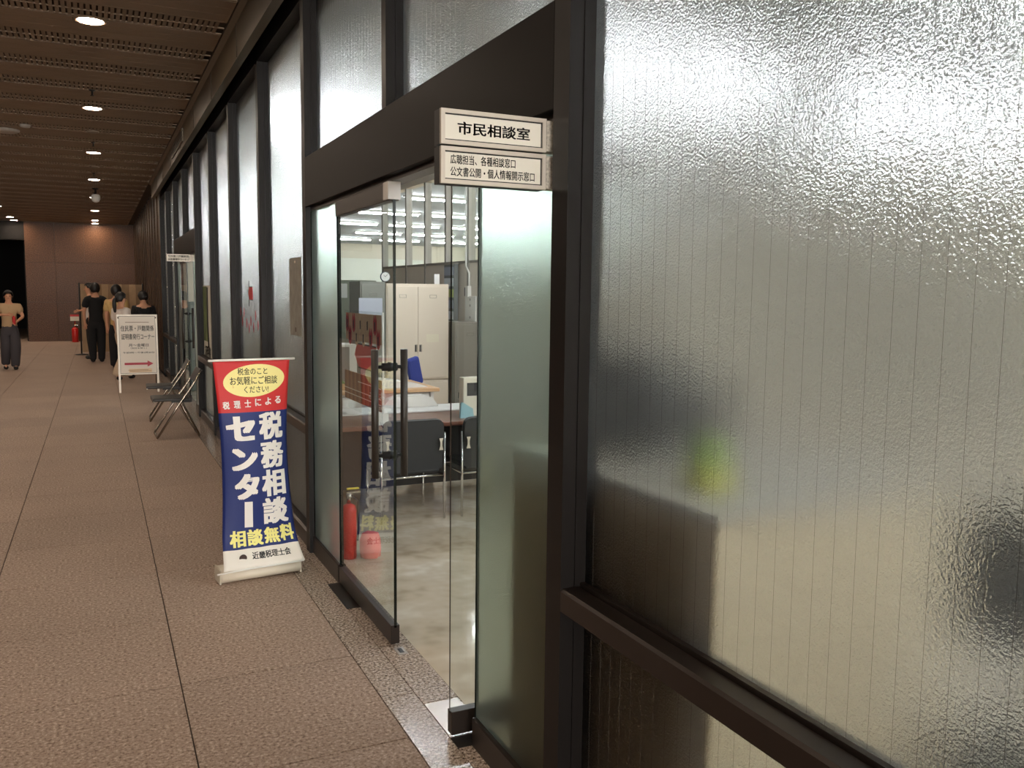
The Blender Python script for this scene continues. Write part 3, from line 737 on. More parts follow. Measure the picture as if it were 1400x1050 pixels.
# ------------------------------------------------------------------ people
def skin(name, V, E, Rr, material, parent, sub=1):
    me = bpy.data.meshes.new('tmp'); me.from_pydata(V, E, [])
    o = bpy.data.objects.new('tmp', me); COL.objects.link(o)
    md = o.modifiers.new('s', 'SKIN'); md.use_smooth_shade = True
    for i, d in enumerate(me.skin_vertices[0].data):
        r = Rr[i]; d.radius = r if isinstance(r, tuple) else (r, r)
        d.use_root = (i == 0)
    s = o.modifiers.new('u', 'SUBSURF'); s.levels = sub; s.render_levels = sub
    m2 = bpy.data.meshes.new_from_object(o.evaluated_get(bpy.context.evaluated_depsgraph_get()))
    bpy.data.objects.remove(o); m2.materials.clear(); m2.materials.append(material); m2.name = name
    for p in m2.polygons: p.use_smooth = True; p.material_index = 0
    return link(name, m2, parent)
def person(loc, rz, h, label, J, top, bottom, shoes, sleeve=0.55, wide=1.0, hair='short', loose=1.0, head_turn=0.0, top_len=0.50):
    P = empty('person', loc, rz, label=label, cat='person')
    j = dict(pelvis=(0, 0, .53), waist=(0, 0, .61), chest=(0, 0, .72), base=(0, .008, .81), neck=(0, .004, .855), jaw=(0, -.006, .885), head=(0, -.004, .93), crown=(0, 0, .975))
    for s, k in ((1, 'L'), (-1, 'R')):
        j['sh' + k] = (s * .10, .004, .80); j['el' + k] = (s * .125, .01, .635); j['wr' + k] = (s * .13, -.015, .50)
        j['hip' + k] = (s * .05, 0, .50); j['kn' + k] = (s * .052, -.006, .275); j['an' + k] = (s * .05, .008, .045); j['toe' + k] = (s * .055, -.075, .018)
    j.update(J)
    j = {k: Vector(v) * h for k, v in j.items()}
    V = []; E = []; Rr = []; idx = {}
    def add(k, r, p=None, co=None):
        idx[k] = len(V); V.append(co if co is not None else j[k]); Rr.append(tuple(a * h for a in r) if isinstance(r, tuple) else r * h)
        if p is not None: E.append((idx[p], idx[k]))
    add('pelvis', (.075, .055)); add('waist', (.066, .05), 'pelvis'); add('chest', (.078, .055), 'waist'); add('base', (.045, .04), 'chest')
    add('neck', .031, 'base'); add('jaw', (.036, .042), 'neck'); add('head', (.046, .055), 'jaw'); add('crown', (.034, .042), 'head')
    for s, k in ((1, 'L'), (-1, 'R')):
        add('sh' + k, .030, 'base'); add('el' + k, .023, 'sh' + k); add('wr' + k, .015, 'el' + k)
        d = (j['wr' + k] - j['el' + k]).normalized()
        side = d.cross(Vector((0, 1, 0))); side = side.normalized() if side.length > .2 else Vector((1, 0, 0))
        if s < 0: side = -side
        nrm = d.cross(side)
        palm = j['wr' + k] + d * .03 * h
        add('palm' + k, (.020, .011), 'wr' + k, palm)
        for f in range(4):
            ln = (.036, .042, .039, .031)[f]
            p0 = palm + d * .022 * h + side * (f - 1.5) * .0115 * h; p1 = p0 + d * ln * .5 * h; p2 = p1 + (d * .8 + nrm * .4) * ln * .5 * h
            add('f%d%s' % (f, k), .0058, 'palm' + k, p0); add('g%d%s' % (f, k), .0052, 'f%d%s' % (f, k), p1); add('h%d%s' % (f, k), .0045, 'g%d%s' % (f, k), p2)
        t0_ = palm - side * .022 * h; t1_ = t0_ + (d * .7 - side * .5) * .03 * h
        add('t0' + k, .0065, 'palm' + k, t0_); add('t1' + k, .0052, 't0' + k, t1_)
        add('hip' + k, .052, 'pelvis'); add('kn' + k, .034, 'hip' + k); add('an' + k, .021, 'kn' + k); add('toe' + k, .016, 'an' + k)
    skin('body', V, E, Rr, M_SKIN, P)
    # top
    def cloth(name, chain, m):
        V = [Vector(c[1]) for c in chain]; keys = [c[0] for c in chain]
        Rr = [tuple(a * h for a in c[2]) if isinstance(c[2], tuple) else c[2] * h for c in chain]
        E = [(keys.index(c[3]), i) for i, c in enumerate(chain) if c[3]]
        return skin(name, V, E, Rr, m, P)
    ch = [('c', j['chest'], (.092, .068), None), ('w', j['waist'], (.084 * loose, .066), 'c'), ('p', Vector((0, 0, .55 * h)), (.090 * loose, .070), 'w'), ('q', Vector((0, 0, (top_len - .02) * h)), (.092 * loose, .072), 'p'), ('b', j['base'] + Vector((0, 0, .002 * h)), (.058, .046), 'c')]
    for k in 'LR':
        ch.append(('s' + k, j['sh' + k], .044 * wide, 'b'))
        e = j['sh' + k].lerp(j['el' + k], sleeve / .55 * .74 if sleeve < 1 else 1)
        ch.append(('e' + k, e, .042 * wide, 's' + k))
        if sleeve >= 1: ch.append(('v' + k, j['wr' + k], .026 * wide, 'e' + k))
    cloth('shirt', ch, top)
    ch = [('p', j['pelvis'], (.082, .064), None), ('t', j['waist'] + Vector((0, 0, .01 * h)), (.074, .060), 'p')]
    for k in 'LR':
        ch += [('h' + k, j['hip' + k] + Vector((0, 0, -.02 * h)), .064, 'p'), ('k' + k, j['kn' + k], .052 * wide, 'h' + k), ('a' + k, j['an' + k] + Vector((0, 0, .012 * h)), .040 * wide, 'k' + k), ('z' + k, j['an' + k] + Vector((0, 0, -.022 * h)), .040 * wide, 'a' + k)]
    cloth('trousers', ch, bottom)
    for k in 'LR':
        a = j['an' + k]; t = j['toe' + k]
        cloth('shoe', [('a', Vector((a.x, a.y, .03 * h)), .032, None), ('m', Vector(((a.x + t.x) / 2, (a.y + t.y) / 2, .023 * h)), (.032, .026), 'a'), ('t', Vector((t.x, t.y - .006 * h, .02 * h)), (.032, .024), 'm')], shoes)
    # head details (the head bone is at face height, facing -y)
    H = j['head']; RT = Matrix.Rotation(head_turn, 4, 'Z')
    def hp(x, y, z): return H + RT @ (Vector((x, y, z)) * h)
    for s in (-1, 1):
        e = MB(); e.lathe([(.001 * h, -.002 * h), (.0052 * h, 0), (.001 * h, .002 * h)], hp(s * .017, -.050, .004), 10, axis='Y'); e.done('eye', M_INK, P)
        e = MB(); e.lathe([(.003 * h, -.004 * h), (.010 * h, 0), (.003 * h, .004 * h)], hp(s * .046, .004, -.004), 10, axis='X'); e.done('ear', M_SKIN, P)
    n_ = MB(); n_.tube([hp(0, -.050, .006), hp(0, -.060, -.012), hp(0, -.05, -.016)], [.003 * h, .0065 * h, .004 * h], 8); n_.done('nose', M_SKIN, P)
    m_ = MB(); m_.tube([hp(-.012, -.050, -.027), hp(0, -.053, -.028), hp(.012, -.050, -.027)], [.0018 * h, .0034 * h, .0018 * h], 8); m_.done('mouth', mat('lips', (150, 74, 66), 0.5), P)
    # hair
    bm = bmesh.new(); bmesh.ops.create_icosphere(bm, subdivisions=3, radius=1)
    low = {'short': -.80, 'bob': -0.97, 'pony': -.7, 'bun': -.7}[hair]
    for v in list(bm.verts):
        c = v.co
        if (c.y < -.45 and c.z < .30) or (c.z < low) or (c.y < (.12 if hair != 'bob' else -.35) and c.z < -.02):
            bm.verts.remove(v)
    for v in bm.verts:
        c = v.co
        q = hp(c.x * .057, c.y * .065 + .004, c.z * (.072 if c.z > 0 else .074) + .008); v.co = q
    for f in bm.faces: f.smooth = True
    me = bpy.data.meshes.new('hair'); bm.to_mesh(me); bm.free(); me.materials.append(M_HAIR)
    ho = link('hair', me, P); md = ho.modifiers.new('s', 'SOLIDIFY'); md.thickness = .007 * h; md.offset = 0
    if hair == 'pony':
        cloth('ponytail', [('a', hp(0, .06, .015), .018, None), ('b', hp(0, .085, -.01), .024, 'a'), ('c', hp(0, .085, -.08), .026, 'b'), ('d', hp(0, .078, -.16), .014, 'c')], M_HAIR)
    if hair == 'bun':
        cloth('bun', [('a', hp(0, .06, .01), .02, None), ('b', hp(0, .078, .0), .028, 'a'), ('c', hp(0, .09, -.012), .018, 'b')], M_HAIR)
    return P
T_BLACK = mat('cloth_black', (22, 21, 22), 0.9); T_WHITE = mat('cloth_white', (226, 214, 204), 0.85); T_BEIGE = mat('cloth_beige', (186, 156, 120), 0.9)
T_GREY = mat('cloth_grey', (66, 62, 66), 0.9); T_CREAM = mat('cloth_cream', (196, 172, 146), 0.9); T_SHOE = mat('shoe_black', (18, 17, 18), 0.5); T_YEL = mat('cloth_yellow', (200, 166, 110), 0.9)
person((-1.575, 19.75, 0), 0.1, 1.55, 'person in beige wide-sleeved top and dark grey trousers walking with a red bottle',
       dict(elL=(.155, -.03, .675), wrL=(.085, -.115, .62), elR=(-.165, -.02, .70), wrR=(-.03, -.125, .70),
            knL=(.055, -.045, .275), anL=(.045, -.02, .05), toeL=(.05, -.10, .02), knR=(-.05, -.01, .28), anR=(-.06, .08, .07), toeR=(-.06, .01, .02)),
       T_BEIGE, T_GREY, T_SHOE, sleeve=.55, wide=1.35, hair='bob', loose=1.08, top_len=.56)
b = MB().lathe([(0.028, 0.0), (0.03, 0.01), (0.03, 0.13), (0.022, 0.145), (0.016, 0.15), (0.016, 0.168)], n=16).done('red_bottle', M_RED, loc=(-1.478, 19.525, 0.90))
tag(b, 'red drink bottle held by the walking person in beige', 'bottle')
person((-0.03, 21.2, 0), PI, 1.735, 'person seen from behind, all in black, arms hanging, before the folding screen',
       dict(elL=(.135, .01, .64), elR=(-.135, .01, .64)), T_BLACK, T_BLACK, T_SHOE, sleeve=.55, hair='short', wide=1.1)
person((-0.15, 22.3, 0), -PI / 2, 1.735, 'person in white top standing behind the one in black, facing left with arm out',
       dict(elR=(-.12, -.03, .66), wrR=(-.10, -.115, .64)), T_WHITE, T_BLACK, T_SHOE, sleeve=.55, hair='short')
person((0.36, 19.4, 0), PI * 0.85, 1.69, 'person with black bobbed hair in a mustard beige top facing away in the queue',
       {}, T_YEL, T_BLACK, T_SHOE, sleeve=.55, hair='bob', wide=1.2)
person((0.385, 16.95, 0), PI * 0.66, 1.545, 'person with a black ponytail, white tee and pale trousers walking behind the white sign',
       dict(knL=(.05, -.08, .28), anL=(.05, -.09, .045), toeL=(.055, -.17, .018), knR=(-.05, -.01, .29), anR=(-.05, .11, .07), toeR=(-.05, .05, .02)),
       T_WHITE, T_CREAM, T_SHOE, sleeve=.6, hair='pony', wide=1.35)
person((0.80, 18.1, 0), PI * 1.1, 1.57, 'person in black with tied dark hair beyond the white standing sign',
       {}, T_BLACK, T_BLACK, T_SHOE, sleeve=.6, hair='bun', wide=1.2)

# ------------------------------------------------------------------ papers fixed to the facade glass
def sheet(name, y0, y1, z0, z1, material, label, cat='paper', x=GX - 0.0035):
    s = empty(name, (x, (y0 + y1) / 2, (z0 + z1) / 2), label=label, cat=cat)
    a, b_ = (y1 - y0) / 2, (z1 - z0) / 2
    MB().box(-0.001, 0.001, -a, a, -b_, b_).done('sheet', material, s)
    return s
s = sheet('notice_plate', 5.71, 6.09, 1.305, 1.825, mat('plate_grey', (150, 148, 138), 0.6, noise=(14, 0.12)), 'tall grey sheet taped on the pane beside the closed door')
MB().box(-0.002, 0, -0.02, 0.02, 0.225, 0.24).done('tape', M_CREAM, s); MB().box(-0.002, 0, -0.02, 0.02, -0.235, -0.205).done('tape', mat('tape_dark', (96, 84, 74), 0.6), s)
s = sheet('poster', 10.72, 11.52, 0.74, 1.66, mat('poster_white', (206, 204, 192), 0.6), 'green and white poster on the pane before the second doorway', 'poster')
MB().box(-0.002, -0.001, -0.02, 0.39, -0.22, 0.45).done('picture', mat('poster_green', (92, 108, 64), 0.6, noise=(6, 0.35)), s)
MB().tube([(-0.004, -0.12, 0.44), (-0.004, -0.10, 0.0), (-0.004, -0.15, -0.28)], 0.012, 6).done('strap', M_BLACK, s)
text_on('lettering', [('証明書', 0.1, 0.9, 0.0, 1.0, 0.04)], lambda u, v: (-0.0025, 0.36 - 0.72 * u, -0.42 + 0.15 * v), M_INK, s)
s = empty('red_paper_decoration', (GX - 0.003, 7.80, 1.58), label='red flag shaped paper stuck on the third pane beyond the door', cat='decoration')
MB().prism([(-0.13, -0.055), (0.07, -0.055), (0.115, 0.0), (0.07, 0.055), (-0.13, 0.055)], -0.001, 0.001, 'X').done('sheet', mat('paper_red', (186, 60, 62), 0.6), s)
MB().box(-0.0025, 0.001, 0.066, 0.072, -0.11, 0.11).done('outline', M_INK, s)
MB().box(-0.0025, 0.001, -0.13, 0.07, 0.053, 0.059).done('outline', M_INK, s); MB().box(-0.0025, 0.001, -0.13, 0.07, -0.059, -0.053).done('outline', M_INK, s)
drop = None
ds = [(8.40, 1.41), (8.18, 1.405), (7.55, 1.395), (8.28, 1.32), (8.03, 1.315), (7.80, 1.34), (7.90, 1.275), (7.66, 1.29), (7.43, 1.315)]
words = ['topmost on the left', 'second in the top row', 'alone at the upper right', 'lower left', 'in the middle left', 'in the middle', 'lowest', 'low and right of the lowest', 'at the right edge by the frame']
for (yy, zz), wd in zip(ds, words):
    if drop is None:
        drop = MB().prism([(0.03 * math.cos(a) * (0.5 + 0.5 * (1 - abs(math.sin(a)))) + 0.0, 0.045 * math.sin(a)) for a in [2 * PI * k / 14 for k in range(14)]], -0.001, 0.001, 'X').done('paper_drop', mat('paper_dark_red', (150, 34, 44), 0.6)); o = drop
    else:
        o = drop.copy(); COL.objects.link(o)
    o.location = (GX - 0.003, yy, zz)
    tag(o, 'small dark red paper drop under the red flag, ' + wd, 'decoration', 'paper drops on the facade glass')
# notices seen through the second doorway
for (x, z0, z1, m, lab) in ((1.52, 1.42, 1.66, M_PAPER, 'white notice in the second doorway, the highest one'), (1.53, 1.16, 1.27, M_PAPER, 'small white notice in the second doorway, above the pink one'), (1.53, 1.04, 1.15, mat('paper_pink', (214, 110, 140), 0.7), 'small pink notice in the second doorway')):
    s = empty('notice', (x, 14.6, (z0 + z1) / 2), label=lab, cat='paper')
    MB().box(-0.1, 0.1, -0.002, 0.0, -(z1 - z0) / 2, (z1 - z0) / 2).done('sheet', m, s)
s = empty('service_cabinet', (1.62, 14.86, 0), label='tall grey cabinet just inside the second doorway', cat='cabinet')
MB().box(-0.3, 0.5, -0.25, 0.2, 0.001, 1.42, bev=0.005).done('body', mat('cabinet_green_grey', (112, 120, 112), 0.5), s)
for z in (0.5, 0.95): MB().box(-0.28, 0.48, -0.254, -0.25, z, z + 0.42).done('door', mat('cabinet_door_grey', (128, 134, 126), 0.5), s)
extinguisher((1.36, 12.7, 0), 'red fire extinguisher behind the folding chairs, inside the second doorway', 0.6, 0.07)

# ------------------------------------------------------------------ office furniture
# cream counter close behind the right-hand obscure glass
c = empty('counter', (1.275, 1.53, 0), label='cream counter unit standing close behind the big obscure glass pane', cat='counter')
MB().box(0.0, 0.95, 0.0, 1.02, 0.0, 1.08).done('body', mat('counter_cream', (250, 232, 196), 0.6), c)
MB().box(-0.012, 0.0, 0.0, 1.02, 0.0, 1.07).done('side_panel', mat('counter_cream_shaded', (190, 164, 126), 0.5), c)  # same cream unit; shade on its corridor side is put into the colour
MB().box(-0.014, 0.97, -0.01, 1.03, 1.08, 1.105, bev=0.004).done('top', mat('counter_top', (214, 206, 188), 0.5), c)
m = empty('printer', (1.72, 2.36, 1.105), label='dark blue-grey office machine standing on the cream counter', cat='printer')
MB().box(-0.2, 0.18, -0.30, 0.28, 0.05, 0.24, bev=0.03).done('body', mat('machine_dark', (22, 28, 32), 0.5), m)
MB().box(-0.16, 0.16, -0.24, 0.24, 0.0, 0.05).done('base', M_GREY, m)
MB().box(-0.12, 0.12, -0.12, 0.26, 0.24, 0.32, bev=0.03).done('feeder', mat('machine_dark', (22, 28, 32), 0.5), m)
m = empty('tape_dispenser', (1.47, 1.76, 1.105), label='yellow-green block on the near corner of the cream counter', cat='dispenser')
MB().box(-0.05, 0.05, -0.05, 0.05, 0.0, 0.06, bev=0.01).done('body', mat('lime_yellow', (222, 222, 60), 0.5), m)
MB().box(-0.04, 0.04, -0.04, 0.04, 0.06, 0.13, bev=0.01).done('lid', mat('lime_green', (160, 200, 70), 0.5), m)
ch = empty('office_chair', (1.95, 1.10, 0), 2.0, label='dark office chair behind the obscure glass at the far right', cat='chair')
MB().box(-0.20, 0.20, -0.03, 0.04, 0.84, 1.14, bev=0.03).done('backrest', mat('chair_dark_olive', (60, 56, 40), 0.8), ch)
MB().box(-0.24, 0.24, -0.46, 0.0, 0.42, 0.50, bev=0.03).done('seat', mat('chair_dark_olive', (60, 56, 40), 0.8), ch)
MB().tube([(0, 0.05, 0.95), (0, 0.06, 0.46), (0, -0.1, 0.42)], 0.02, 8).done('back_stem', M_BLACK, ch)
MB().tube([(0, -0.2, 0.08), (0, -0.2, 0.42)], 0.03, 10).done('column', M_BLACK, ch)
for k in range(5):
    a = 2 * PI * k / 5
    MB().tube([(0, -0.2, 0.09), (0.27 * math.cos(a), -0.2 + 0.27 * math.sin(a), 0.05), (0.28 * math.cos(a), -0.2 + 0.28 * math.sin(a), 0.012)], [0.022, 0.016, 0.012], 8).done('foot', M_BLACK, ch)

# meeting table with chairs
t = empty('meeting_table', (2.35, 6.4, 0), label='long dark wood meeting table behind the glass doors', cat='table')
MB().box(-1.0, 1.1, -0.5, 0.5, 0.625, 0.66, bev=0.006).done('tabletop', M_WOOD, t)
MB().box(-0.85, 0.95, -0.28, -0.25, 0.16, 0.625).done('modesty_panel', mat('panel_black', (34, 28, 26), 0.5), t)
for sx in (-0.88, 0.98):
    for sy in (-0.42, 0.42):
        MB().box(sx - 0.02, sx + 0.02, sy - 0.02, sy + 0.02, 0.001, 0.625).done('leg', M_BLACK, t)
s = tag(MB().box(-0.75, 1.05, -0.12, 0.24, 0.0, 0.012, bev=0.003).done('white_board', M_PAPER, loc=(2.3, 6.55, 0.6605)), 'large white sheet lying along the far half of the wooden table', 'board')
s = tag(MB().prism([(-0.26, 0), (0.22, 0), (0.17, 0.07), (0.10, 0.095), (-0.12, 0.095), (-0.20, 0.07)], -0.05, 0.05, 'Y').done('document_tray', M_WHITE, loc=(2.30, 6.72, 0.673)), 'white low cover with sloping ends on the far edge of the table', 'tray')
def meeting_chair(x, y, label):
    c = empty('meeting_chair', (x, y, 0), label=label, cat='chair', group='black meeting chairs at the wooden table')
    CS = M_CHROME
    Mx = Matrix.Translation((0, 0, 0.54)) @ Matrix.Rotation(math.radians(6), 4, 'X')
    # rounded back
    pts = []
    for cx, cz, a0 in ((0.17, 0.13, 0), (-0.17, 0.13, 90), (-0.19, -0.15, 180), (0.19, -0.15, 270)):
        rr = 0.05 if cz > 0 else 0.03
        pts += [(cx + rr * math.cos(math.radians(a0 + q)), cz + rr * math.sin(math.radians(a0 + q))) for q in (0, 30, 60, 90)]
    b = MB(); b.prism(pts, -0.02, 0.02, 'Y', M=Mx); b.done('backrest', M_CHB, c)
    MB().box(-0.20, 0.20, 0.0, 0.40, 0.335, 0.375, bev=0.012).done('seat', M_CHB, c)
    MB().tube([(-0.225, 0.0, 0.315), (0.225, 0.0, 0.315), (0.225, 0.40, 0.32), (-0.225, 0.40, 0.32)], 0.009, 8, closed=True).done('seat_frame', CS, c)
    for sx in (-1, 1):
        MB().tube([(sx * 0.232, -0.012, 0.0), (sx * 0.232, -0.012, 0.62)], 0.0085, 10).done('leg', CS, c)
        MB().tube([(sx * 0.215, 0.39, 0.0), (sx * 0.215, 0.39, 0.32)], 0.0085, 10).done('leg', CS, c)
        MB().prism([(sx * 0.195 - 0.016, 0.50), (sx * 0.195 + 0.016, 0.50), (sx * 0.195 + 0.008, 0.53), (sx * 0.195 + 0.008, 0.56), (sx * 0.195 + 0.016, 0.585), (sx * 0.195 - 0.016, 0.585), (sx * 0.195 - 0.008, 0.56), (sx * 0.195 - 0.008, 0.53)], -0.045, -0.03, 'Y').done('bracket', M_STEEL, c)
M_CHB = mat('meeting_chair_black', (27, 29, 31), 0.55)
meeting_chair(1.96, 5.69, 'black padded meeting chair behind the door handle')
meeting_chair(2.555, 5.68, 'black padded meeting chair partly hidden by the etched panel')
# acrylic screen on the table with decorations
a = empty('acrylic_screen', (1.8, 6.38, 0.6605), label='clear acrylic screen standing on the table, hung with paper decorations', cat='screen')
b = MB(); b.box(-0.003, 0.003, -0.515, 0.515, 0.02, 0.80, 1)
for f in b.bm.faces: f.material_index = 0 if f.calc_center_median().x < -0.0025 else 1
b.done('panel', [M_CLEAR, M_CLEARB], a)
MB().box(-0.006, 0.006, -0.522, -0.515, 0.0, 0.80).done('edge_strip', M_WHITE, a)
for y in (-0.45, 0.45): MB().box(-0.05, 0.05, y - 0.03, y + 0.03, 0.0, 0.085).done('foot', M_WHITE, a)
m = empty('woven_mat', (1.793, 6.38, 0.755), label='brown slatted bamboo mat hanging on the acrylic screen', cat='mat')
for i in range(26):
    y = -0.50 + 1.0 / 26 * i
    MB().box(-0.003, 0.003, y, y + 0.034, 0.0, 0.225).done('slat', mat('bamboo%d' % (i % 3), ((150, 104, 66), (132, 88, 54), (166, 122, 82))[i % 3], 0.6), m)
for z in (0.045, 0.085, 0.16): MB().box(-0.005, -0.003, -0.5 if z < .1 else -0.5, 0.5 if z < .1 else 0.1, z, z + 0.006).done('cord', M_CREAM, m)
m = empty('red_paper_decoration', (1.793, 6.30, 1.12), label='large red pointed paper above the bamboo mat', cat='decoration')
MB().prism([(-0.30, -0.085), (0.17, -0.085), (0.28, 0.0), (0.22, 0.085), (-0.30, 0.085)], -0.001, 0.001, 'X').done('sheet', mat('paper_coral', (214, 86, 78), 0.7), m)
MB().box(-0.003, -0.001, -0.30, 0.20, 0.085, 0.095).done('outline', M_INK, m); MB().box(-0.003, -0.001, -0.30, 0.17, -0.095, -0.085).done('outline', M_INK, m)
m = empty('tan_paper', (1.7935, 6.36, 1.20), label='tan backing paper behind the red tags on the acrylic screen', cat='paper')
MB().box(-0.0005, 0.0015, -0.485, 0.48, 0.03, 0.24).done('sheet', mat('paper_tan', (204, 172, 142), 0.7), m)
tag0 = None
for r_ in range(2):
    for i in range(5):
        y = 6.78 - 0.19 * i - 0.08 * r_; z = 1.365 - 0.10 * r_ - 0.012 * (i - 2) * 0
        red = not ((r_ == 0 and i in (2, 3)) or (r_ == 1 and i in (1, 2)))
        o = empty('paper_tag', (1.789, y, z), label='%s paper tag on the acrylic screen, %s row, %s from the left' % ('red' if red else 'tan', ('upper', 'lower')[r_], ('first', 'second', 'third', 'fourth', 'fifth')[i]), cat='decoration', group='paper tags on the acrylic screen')
        MB().prism([(-0.035, -0.05), (0, -0.075), (0.035, -0.05), (0.04, 0.03), (0.02, 0.075), (0.0, 0.03), (-0.02, 0.075), (-0.04, 0.03)], -0.001, 0.001, 'X').done('sheet', mat('tag_red', (176, 44, 54), 0.6) if red else mat('tag_tan', (206, 176, 140), 0.6), o)
        MB().prism([(-0.01, -0.04), (0.012, -0.045), (0.014, 0.02), (-0.012, 0.025)], -0.0025, -0.001, 'X').done('mark', mat('tag_dark', (60, 26, 32), 0.6), o)
# wooden desk with papers, blue chair
t = empty('desk', (2.15, 7.4, 0), label='pale wood desk beyond the meeting table', cat='desk')
MB().box(-0.75, 0.50, -0.42, 0.35, 0.755, 0.785, bev=0.004).done('desktop', mat('pale_wood', (214, 176, 132), 0.5), t)
for x in (-0.72, 0.45): MB().box(x - 0.01, x + 0.02, -0.35, 0.3, 0.001, 0.755).done('side_panel', M_WHITE, t)
MB().box(-0.7, 0.45, -0.33, -0.31, 0.15, 0.755).done('front_panel', M_WHITE, t)
o = tag(MB().prism([(-0.20, 0), (0.26, 0), (0.24, 0.01), (0.06, 0.05), (-0.12, 0.075), (-0.20, 0.06)], -0.12, 0.12, 'Y').done('document_heap', M_PAPER, loc=(2.32, 7.2, 0.7855)), 'sloping heap of white papers on the pale wood desk', 'papers')
o = empty('green_plant', (1.95, 7.15, 0.7855), label='small green plant in a tan box on the desk', cat='plant')
MB().box(-0.13, 0.1, -0.06, 0.06, 0.0, 0.05, bev=0.004).done('box', mat('box_tan', (186, 150, 104), 0.6), o)
b = MB()
for i in range(60):
    a_ = random.uniform(0, 2 * PI); x, y = random.uniform(-.12, .09), random.uniform(-.05, .05)
    b.prism([(0, -0.012), (0.035, 0), (0, 0.012)], 0, 0.0015, 'Z', M=Matrix.Translation((x, y, 0.05)) @ Euler((random.uniform(-.9, .9), -random.uniform(.2, 1.3), a_)).to_matrix().to_4x4())
bo = b.done('leaves', mat('leaf_green', (96, 140, 66), 0.6), o); bo['kind'] = 'stuff'
c = empty('blue_office_chair', (2.76, 7.98, 0), 0.35, label='blue office chair with its back tilted, beyond the desk', cat='chair')
Mx = Matrix.Translation((0, 0, 0.86)) @ Matrix.Rotation(math.radians(-14), 4, 'Y')
BL = mat('chair_blue', (58, 72, 150), 0.8)
MB().box(-0.075, 0.075, -0.03, 0.03, -0.16, 0.12, M=Mx, bev=0.025).done('backrest', BL, c)
MB().box(-0.2, 0.2, -0.42, -0.02, 0.42, 0.49, bev=0.025).done('seat', BL, c)
MB().tube([(0, 0.03, 0.80), (0, 0.05, 0.5), (0, -0.15, 0.42)], 0.018, 8).done('back_stem', M_BLACK, c)
MB().tube([(0, -0.2, 0.06), (0, -0.2, 0.42)], 0.025, 8).done('column', M_BLACK, c)
for k in range(5):
    a_ = 2 * PI * k / 5
    MB().tube([(0, -0.2, 0.08), (0.26 * math.cos(a_), -0.2 + 0.26 * math.sin(a_), 0.02)], 0.014, 6).done('foot', M_BLACK, c)
# steel lockers
def locker(x0, x1, y, z0, z1, name, label, m, doors=2):
    L = empty(name, ((x0 + x1) / 2, y, z0), label=label, cat='locker')
    w_ = (x1 - x0) / 2; H = z1 - z0
    MB().box(-w_, w_, 0.0, 0.45, 0.0, H).done('body', m, L)
    for i in range(doors):
        a_ = -w_ + 0.012 + (2 * w_ - 0.024) / doors * i; b_ = a_ + (2 * w_ - 0.024) / doors - 0.004
        d = MB().box(a_, b_, -0.014, 0.0, 0.02, H - 0.03, bev=0.002).done('door', m, L)
        if H > 0.8:
            sx = b_ - 0.025 if i == 0 and doors > 1 else a_ + 0.025
            MB().box(sx - 0.014, sx + 0.014, -0.017, -0.013, H * 0.5 - 0.22, H * 0.5 - 0.14).done('handle', M_CHROME, d)
            MB().box(sx - 0.008, sx + 0.002, -0.0185, -0.016, H * 0.5 - 0.215, H * 0.5 - 0.145).done('recess', M_BLACK, d)
            mx = (a_ + b_) / 2
            g = MB()
            for q in ((mx - .04, mx + .04, .12, .122), (mx - .04, mx + .04, .152, .154), (mx - .04, mx - .038, .12, .154), (mx + .038, mx + .04, .12, .154)):
                g.box(q[0], q[1], -0.018, -0.013, H - q[3], H - q[2])
            g.done('card_holder', M_STEEL, d)
    return L
L = locker(2.832, 3.556, 9.1, 0.64, 1.70, 'steel_locker', 'beige steel locker with two doors behind the glass door, upper unit', M_LOCK)
locker(2.832, 3.556, 9.1, 0.0, 0.635, 'steel_locker', 'beige steel locker base unit under the two-door one', M_LOCK)
tag(MB().box(-0.075, 0.075, -0.0165, -0.0145, -0.045, 0.045).done('label_card', mat('card_cream', (232, 224, 200), 0.7), loc=(3.36, 9.1, 1.10)), 'cream card taped on the right locker door', 'card')
tag(MB().box(-0.03, 0.03, -0.012, -0.002, -0.0, 0.11).done('label_card', M_PAPER, loc=(3.42, 9.12, 1.7005)), 'white note standing on top of the beige locker', 'card')
locker(2.55, 2.828, 9.12, 0.0, 1.715, 'grey_cabinet', 'narrow grey cabinet left of the beige locker', M_GREY, 1)
k = empty('clock', (2.852, 9.2, 1.716), label='small round white clock standing on the grey cabinet', cat='clock')
MB().lathe([(0.05, -0.012), (0.054, -0.012), (0.054, 0.012), (0.04, 0.014)], (0, 0, 0.056), 28, axis='Y').done('rim', mat('clock_rim', (60, 74, 92), 0.4), k)
MB().lathe([(0.048, -0.0135), (0.048, -0.011)], (0, 0, 0.056), 28, axis='Y').done('dial', M_PAPER, k)
MB().box(-0.0018, 0.0018, -0.0155, -0.0135, 0.054, 0.088, M=Matrix.Translation((0, 0, 0.056)) @ Matrix.Rotation(0.7, 4, 'Y') @ Matrix.Translation((0, 0, -0.056))).done('hand', M_INK, k)
MB().box(-0.0018, 0.0018, -0.0155, -0.0135, 0.054, 0.08, M=Matrix.Translation((0, 0, 0.056)) @ Matrix.Rotation(-0.95, 4, 'Y') @ Matrix.Translation((0, 0, -0.056))).done('hand', M_INK, k)
